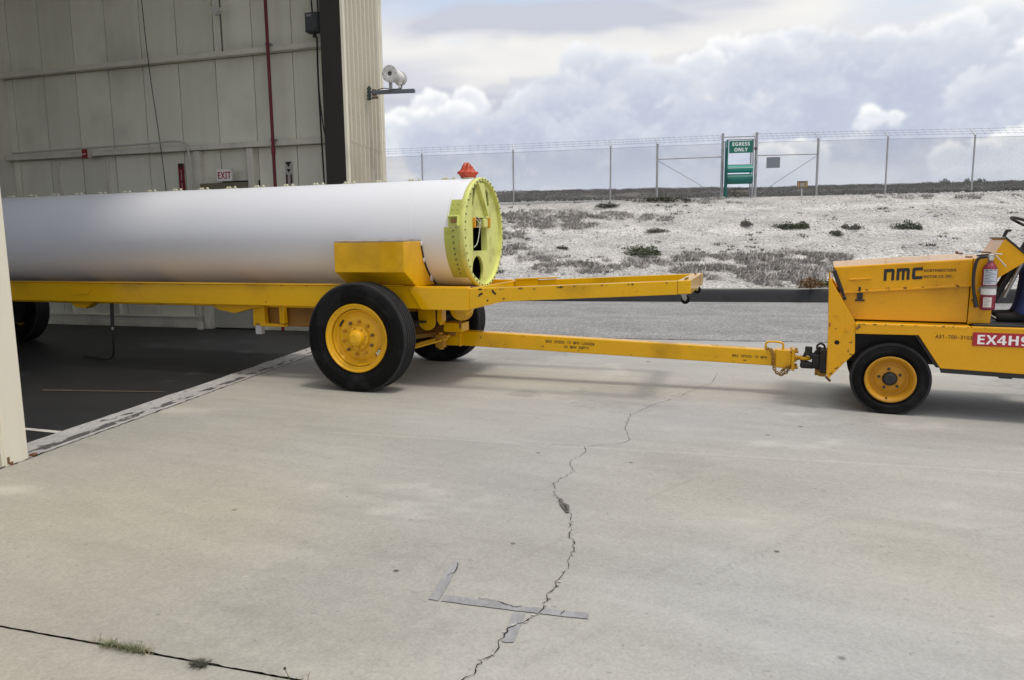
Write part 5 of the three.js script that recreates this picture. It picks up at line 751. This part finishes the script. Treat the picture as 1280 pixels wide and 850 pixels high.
{ // fire extinguisher strapped to the cowl post
  const t = thing('fire_extinguisher', 'red fire extinguisher with white labels strapped to the side of the tow tractor', 'fire extinguisher', tugWorld(.668, .915, -.05), UT), R = .054;
  part('cylinder', J(latheY([[0, 0], [.045, 0], [R, .012], [R, .315], [.048, .345], [.034, .368], [.024, .380], [.022, .392], [0, .392]], 36)), std([.22, .022, .045], .35), t);
  part('neck', J(rod([0, .385, 0], [0, .425, 0], .022, .02, 16), bx(.05, .035, .035, 0, .43, 0, .008)), steel, t);
  part('handle', J(bar([-.01, .448, 0], [-.10, .436, 0], .026, .012, .004), bar([.0, .462, 0], [-.09, .468, 0], .024, .010, .004)), blackPaint, t); part('carry_lever', J(bar([.02, .455, 0], [.075, .448, 0], .024, .010, .003), bar([.03, .44, .01], [.105, .35, .01], .022, .008, .003)), std([.6, .58, .55], .5), t);
  part('gauge', J(rod([.0, .418, .018], [.0, .418, .034], .017, .017, 16)), whitePaint, t);
  part('hose', J(tube([[-.03, .43, .01], [-.085, .415, .01], [-.108, .33, .01], [-.108, .2, .01], [-.098, .12, .015], [-.085, .07, .02]], .0125, 36, 8)), cableBlack, t); part('nozzle', J(rod([-.10, .14, .012], [-.078, .02, .022], .011, .019, 12)), blackPaint, t);
  const wrap = (y0, h, a0, a1, mat, name) => { const g = new THREE.CylinderGeometry(R + .0012, R + .0012, h, 24, 1, true, a0, a1 - a0); return part(name, g.translate(0, y0 + h / 2, 0), mat, t); };
  wrap(.205, .125, -.95, 1.0, printMat(192, 192, (x, w, h) => { x.fillStyle = '#b9bcc6'; x.fillRect(0, 0, w, h); x.fillStyle = '#5a6076'; for (let i = 0; i < 9; i++) x.fillRect(16, 20 + i * 18, 60 + (i * 37) % 90, 7); x.fillStyle = '#39405a'; for (let i = 0; i < 3; i++) x.fillRect(20 + i * 52, 6, 38, 10); }), 'label');
  wrap(.125, .055, -1.4, 1.2, std([.66, .66, .66], .6), 'strap_label'); wrap(.025, .080, -.75, .35, printMat(96, 128, (x, w, h) => { x.fillStyle = '#d3cdc6'; x.fillRect(0, 0, w, h); x.fillStyle = '#77706c'; for (let i = 0; i < 6; i++) x.fillRect(10, 14 + i * 18, 50 + (i * 23) % 28, 5); }), 'inspection_tag');
  part('bracket', J(bx(.12, .03, .012, 0, .16, -.058, .004), bx(.03, .34, .010, 0, .18, -.063, .003)), steel, t);
  part('clamp', J(new THREE.CylinderGeometry(R + .003, R + .003, .02, 32, 1, true).translate(0, .185, 0)), std([.2, .2, .2], .5, { side: THREE.DoubleSide }), t);
}
// ================================================================ DRIVER, mostly beyond the right edge of the view
{
  const t = thing('person', 'driver in dark blue coveralls and black shoes seated at the tow tractor wheel', 'person', tugWorld(1.4, .80, -.44), UT);
  // joints in tractor axes
  const o = [1.4, .80, -.44], J3 = (x, y, z) => [x - o[0], y - o[1], z - o[2]];
  const hipL = J3(1.46, 1.27, -.34), hipR = J3(1.46, 1.27, -.54), kneeL = J3(1.035, 1.19, -.30), kneeR = J3(1.05, 1.22, -.58), ankL = J3(.975, .895, -.30), ankR = J3(1.0, .895, -.58), toeL = J3(.80, .835, -.29), toeR = J3(.82, .835, -.60), heelL = J3(1.0, .84, -.30), heelR = J3(1.03, .84, -.58);
  const pel = J3(1.50, 1.30, -.44), wst = J3(1.53, 1.45, -.44), chest = J3(1.52, 1.66, -.44), nk = J3(1.48, 1.85, -.44), hd = J3(1.44, 2.00, -.44), shL = J3(1.50, 1.76, -.25), shR = J3(1.50, 1.76, -.63), elL = J3(1.36, 1.50, -.19), elR = J3(1.36, 1.50, -.70), wrL = J3(1.17, 1.55, -.26), wrR = J3(1.17, 1.55, -.62);
  const bones = [[pel, wst, .135, .125, 0], [wst, chest, .13, .145, 0], [chest, nk, .11, .06, 0], [shL, shR, .075, .075, 0], [hipL, hipR, .11, .11, 0], [hipL, kneeL, .098, .066, 0], [hipR, kneeR, .098, .066, 0], [kneeL, ankL, .066, .050, 0], [kneeR, ankR, .066, .050, 0], [shL, elL, .062, .048, 0], [shR, elR, .062, .048, 0], [elL, wrL, .048, .034, 0], [elR, wrR, .048, .034, 0], [heelL, toeL, .042, .036, 2], [heelR, toeR, .042, .036, 2], [ankL, heelL, .045, .044, 2], [ankR, heelR, .045, .044, 2], [nk, J3(1.465, 1.92, -.44), .054, .052, 1], [J3(1.455, 2.035, -.44), J3(1.43, 1.955, -.44), .088, .066, 1], [J3(1.365, 2.0, -.44), J3(1.345, 1.975, -.44), .012, .014, 1], [J3(1.46, 2.0, -.345), J3(1.465, 1.985, -.345), .016, .012, 1], [J3(1.46, 2.0, -.535), J3(1.465, 1.985, -.535), .016, .012, 1]].map(([a, b, ra, rb, c]) => ({ a, b, ra, rb, c, d: [b[0] - a[0], b[1] - a[1], b[2] - a[2]], l: (b[0] - a[0]) ** 2 + (b[1] - a[1]) ** 2 + (b[2] - a[2]) ** 2 }));
  const dist = (q, x, y, z) => { const h = clamp(((x - q.a[0]) * q.d[0] + (y - q.a[1]) * q.d[1] + (z - q.a[2]) * q.d[2]) / q.l); const X = x - q.a[0] - q.d[0] * h, Y = y - q.a[1] - q.d[1] * h, Z = z - q.a[2] - q.d[2] * h; return Math.sqrt(X * X + Y * Y + Z * Z) - lerp(q.ra, q.rb, h); };
  function field(list, cx, cy, cz, half, res, k, colour) {
    const mc = new MarchingCubes(res, new THREE.MeshBasicMaterial(), false, false, 260000); mc.isolation = 0;
    for (let iz = 0, n = 0; iz < res; iz++) for (let iy = 0; iy < res; iy++) for (let ix = 0; ix < res; ix++, n++) { const x = cx + (ix / (res / 2) - 1) * half, y = cy + (iy / (res / 2) - 1) * half, z = cz + (iz / (res / 2) - 1) * half; let d = 9; for (const q of list) { const e = dist(q, x, y, z), h = Math.max(k - Math.abs(d - e), 0) / k; d = Math.min(d, e) - h * h * k * .25; } mc.field[n] = -d; }
    mc.update(); const N = mc.count ?? mc.geometry.drawRange.count, P = mc.positionArray.slice(0, N * 3), Nn = mc.normalArray.slice(0, N * 3), col = new Float32Array(N * 3);
    for (let i = 0; i < N; i++) { P[i * 3] = cx + P[i * 3] * half; P[i * 3 + 1] = cy + P[i * 3 + 1] * half; P[i * 3 + 2] = cz + P[i * 3 + 2] * half; let b = 9, c = 0; for (const q of list) { const e = dist(q, P[i * 3], P[i * 3 + 1], P[i * 3 + 2]); if (e < b) { b = e; c = q.c; } } col.set(colour(c), i * 3); }
    const g = new THREE.BufferGeometry(); g.setAttribute('position', new THREE.BufferAttribute(P, 3)); g.setAttribute('normal', new THREE.BufferAttribute(Nn, 3)); g.setAttribute('color', new THREE.BufferAttribute(col, 3)); return g;
  }
  const cols = [[.024, .038, .15], [.36, .20, .13], [.014, .013, .013]], colour = (c) => cols[c];
  const pieces = [field(bones, .0 - .12, .64, 0, .70, 116, .045, colour)];
  for (const [w, s] of [[wrL, 1], [wrR, -1]]) {                  // hands closed on the wheel rim
    const H = [], add = (a, b, ra, rb) => H.push({ a, b, ra, rb, c: 1, d: [b[0] - a[0], b[1] - a[1], b[2] - a[2]], l: (b[0] - a[0]) ** 2 + (b[1] - a[1]) ** 2 + (b[2] - a[2]) ** 2 }), P = (x, y, z) => [w[0] + x, w[1] + y, w[2] + z * s];
    add(P(.03, -.005, 0), P(-.02, .005, -.005), .032, .028); add(P(-.02, .012, .02), P(-.075, .030, .025), .020, .017); add(P(-.02, .012, -.025), P(-.07, .030, -.03), .020, .017);
    [[.034, 1], [.012, 1.12], [-.012, 1.05], [-.034, .85]].forEach(([z, l]) => { add(P(-.07, .032, z), P(-.07 - .035 * l, .034, z - .006), .0105, .0095); add(P(-.07 - .035 * l, .034, z - .006), P(-.085 - .035 * l, .006, z - .008), .0095, .009); add(P(-.085 - .035 * l, .006, z - .008), P(-.065 - .03 * l, -.012, z - .008), .009, .008); });
    add(P(-.015, .0, -.028), P(-.05, -.012, -.052), .013, .011); add(P(-.05, -.012, -.052), P(-.08, -.012, -.045), .011, .009);
    pieces.push(field(H, w[0] - .05, w[1] + .01, w[2], .12, 72, .010, colour));
  }
  const body = part('body', mergeGeometries(pieces), std([1, 1, 1], .85, { vertexColors: true }), t);
  part('hair', J(new THREE.SphereGeometry(.094, 24, 16, 0, 6.2832, 0, 1.75).rotateZ(-.45).scale(1.02, 1.0, .93).translate(...J3(1.458, 2.035, -.44))), std([.03, .02, .012], .9), body);
  for (const z of [-.41, -.47]) part('eye', J(new THREE.SphereGeometry(.010, 10, 8).translate(...J3(1.366, 2.015, z))), std([.05, .04, .035], .3), body); part('mouth', J(bx(.006, .008, .04, ...J3(1.372, 1.945, -.44), .003)), std([.22, .08, .07], .7), body);
}
// ================================================================ SMALL THINGS ON THE CONCRETE
{
  const dustPale = tex(512, (u, v) => { const n = fbm(u * 7, v * 7, 5, 601, 7), m = fbm(u * 50, v * 12, 3, 605, 0), k = .95 + .22 * (n - .5) + .14 * (m - .5); return [k, k, k * .99]; });
  const tape = std([.315, .32, .34], .62, { map: scaled(dustPale, 2.2), bumpMap: scaled(grain, 5), bumpScale: .0012 }), tq = rng(71), quad = (l) => { const c = l.map(([u, v]) => onGround(u, v)), o = []; c.forEach((p, i) => { const q = c[(i + 1) % c.length], n = Math.max(1, Math.round(Math.hypot(q[0] - p[0], q[1] - p[1]) / .014)); for (let k = 0; k < n; k++) o.push([lerp(p[0], q[0], k / n) + (tq() - .5) * .0035, lerp(p[1], q[1], k / n) + (tq() - .5) * .0035]); }); return J(sheet(o, .0042)); };
  const q6 = (x, y) => [480 + x / 4.267, 680 + y / 4.267];
  solo('tape_strip', quad([q6(365, 98), q6(384, 97), q6(405, 101), q6(385, 140), q6(345, 213), q6(290, 308), q6(262, 302), q6(237, 297)]), tape, 'grey tape strip at the left end of the L-shaped mark on the concrete', 'tape');
  solo('tape_strip', quad([q6(326, 276), q6(500, 296), q6(610, 310), q6(690, 335), q6(850, 346), q6(1000, 364), q6(1092, 372), q6(1088, 404), q6(940, 388), q6(690, 358), q6(500, 334), q6(306, 307)]), std([.32, .326, .345], .62, { map: scaled(dustPale, 2.2), bumpMap: scaled(grain, 5), bumpScale: .0012 }), 'longest grey tape strip running across the crack in the concrete', 'tape');
  solo('tape_strip', quad([q6(690, 370), q6(752, 376), q6(728, 440), q6(690, 528), q6(655, 529), q6(628, 523), q6(655, 462)]), std([.335, .34, .365], .62, { map: scaled(dustPale, 2.2), bumpMap: scaled(grain, 5), bumpScale: .0012 }), 'short grey tape strip hanging below the long strip along the crack', 'tape');
  const lift = std([.19, .188, .185], .9), r = rng(91);
  const k = [[500, 298, 600, 307], [600, 310, 690, 342], [690, 342, 735, 340], [395, 110, 384, 150], [384, 150, 335, 178], [940, 384, 962, 362]].map(([a, b, c, d]) => { const p = onGround(...q6(a, b)), q = onGround(...q6(c, d)), n = 10, pts = [], ws = []; for (let i = 0; i <= n; i++) { pts.push([lerp(p[0], q[0], i / n) + (r() - .5) * .006, lerp(p[1], q[1], i / n) + (r() - .5) * .006]); ws.push(.001 + r() * .0032); } return ribbon(pts, ws, .0072); });
  struct('tape_tear', J(k), lift);
}
function weed(name, label, u, v, build, turn = 0) { const [x, z] = onGround(u, v), t = thing(name, label, 'weed', [x, -.005, z], turn); build(t); }
function blades(n, seed, w, spreadX, spreadZ, h, lean) { const r = rng(seed), pos = []; for (let i = 0; i < n; i++) { const x = (r() - .5) * spreadX, z = (r() - .5) * spreadZ, a = r() * 6.28, hh = h * (.4 + r() * .7), l = lean * (.4 + r()), c = Math.cos(a), s = Math.sin(a), bw = w * (.6 + r() * .6); let px = x, py = 0, pz = z; for (let k = 1; k <= 3; k++) { const t = k / 3, nx = x + c * l * t * t, ny = hh * (t - .25 * t * t), nz = z + s * l * t * t, w0 = bw * (1 - (k - 1) / 3), w1 = bw * (1 - k / 3); pos.push(px - s * w0, py, pz + c * w0, px + s * w0, py, pz - c * w0, nx + s * w1, ny, nz - c * w1, px - s * w0, py, pz + c * w0, nx + s * w1, ny, nz - c * w1, nx - s * w1, ny, nz + c * w1); px = nx; py = ny; pz = nz; } } const g = new THREE.BufferGeometry(); g.setAttribute('position', new THREE.Float32BufferAttribute(pos, 3)); g.computeVertexNormals(); return J(g); }
const ds = { side: THREE.DoubleSide }, jt = -Math.atan2(.28, .96);
weed('grass_tuft', 'strip of green grass growing in the slab joint at the lower left', 158, 811.5, (t) => { part('leaves', blades(300, 5, .0021, .20, .024, .036, .034), std([.115, .135, .06], .8, ds), t); part('dead_leaves', blades(120, 6, .0018, .25, .03, .034, .038), std([.28, .25, .15], .9, ds), t); part('stalk', J(rod([-.04, 0, 0], [-.03, .055, .01], .001, .001, 4), rod([.06, 0, 0], [.075, .05, .0], .001, .001, 4)), std([.2, .15, .09], .9), t); }, jt);
weed('grass_tuft', 'small dry twig of grass at the left end of the grass strip in the joint', 124, 801, (t) => { part('leaves', blades(26, 8, .0014, .05, .015, .03, .035), std([.26, .24, .16], .9, ds), t); part('stalk', J(rod([0, 0, 0], [.012, .04, 0], .001, .001, 4)), std([.2, .15, .1], .9), t); }, jt);
weed('dead_weed', 'dark grey withered weed clump sitting on the slab joint', 249, 831, (t) => { part('leaves', blades(260, 9, .0022, .06, .03, .026, .034), std([.075, .075, .06], .9, ds), t); part('stalk', J(rod([-.02, 0, 0], [.03, .012, .005], .0015, .001, 4)), std([.1, .08, .06], .9), t); }, jt);
weed('seedling', 'thin dark-headed weed stalk on the joint at the bottom edge', 362, 849, (t) => { part('stalk', J(tube([[0, 0, 0], [-.006, .022, 0], [-.014, .046, .002]], .0013, 10, 5)), std([.13, .12, .06], .8), t); part('seed_head', J(new THREE.IcosahedronGeometry(.0052, 1).translate(-.014, .047, .002)), std([.05, .045, .04], .9), t); part('leaves', blades(40, 12, .0018, .09, .02, .014, .016), std([.13, .17, .06], .8, ds), t); });
weed('seedling', 'thin forked weed stalk right of the dark-headed stalk at the bottom edge', 386, 852, (t) => { part('stalk', J(tube([[0, 0, 0], [-.002, .018, 0], [.002, .034, 0]], .0011, 8, 5), rod([-.001, .022, 0], [-.009, .036, 0], .0009, .0007, 4), rod([.002, .03, 0], [.006, .042, 0], .0009, .0007, 4)), std([.19, .15, .08], .8), t); part('leaves', blades(18, 13, .0016, .03, .02, .010, .012), std([.13, .16, .06], .8, ds), t); });
renderer.render(scene, camera);
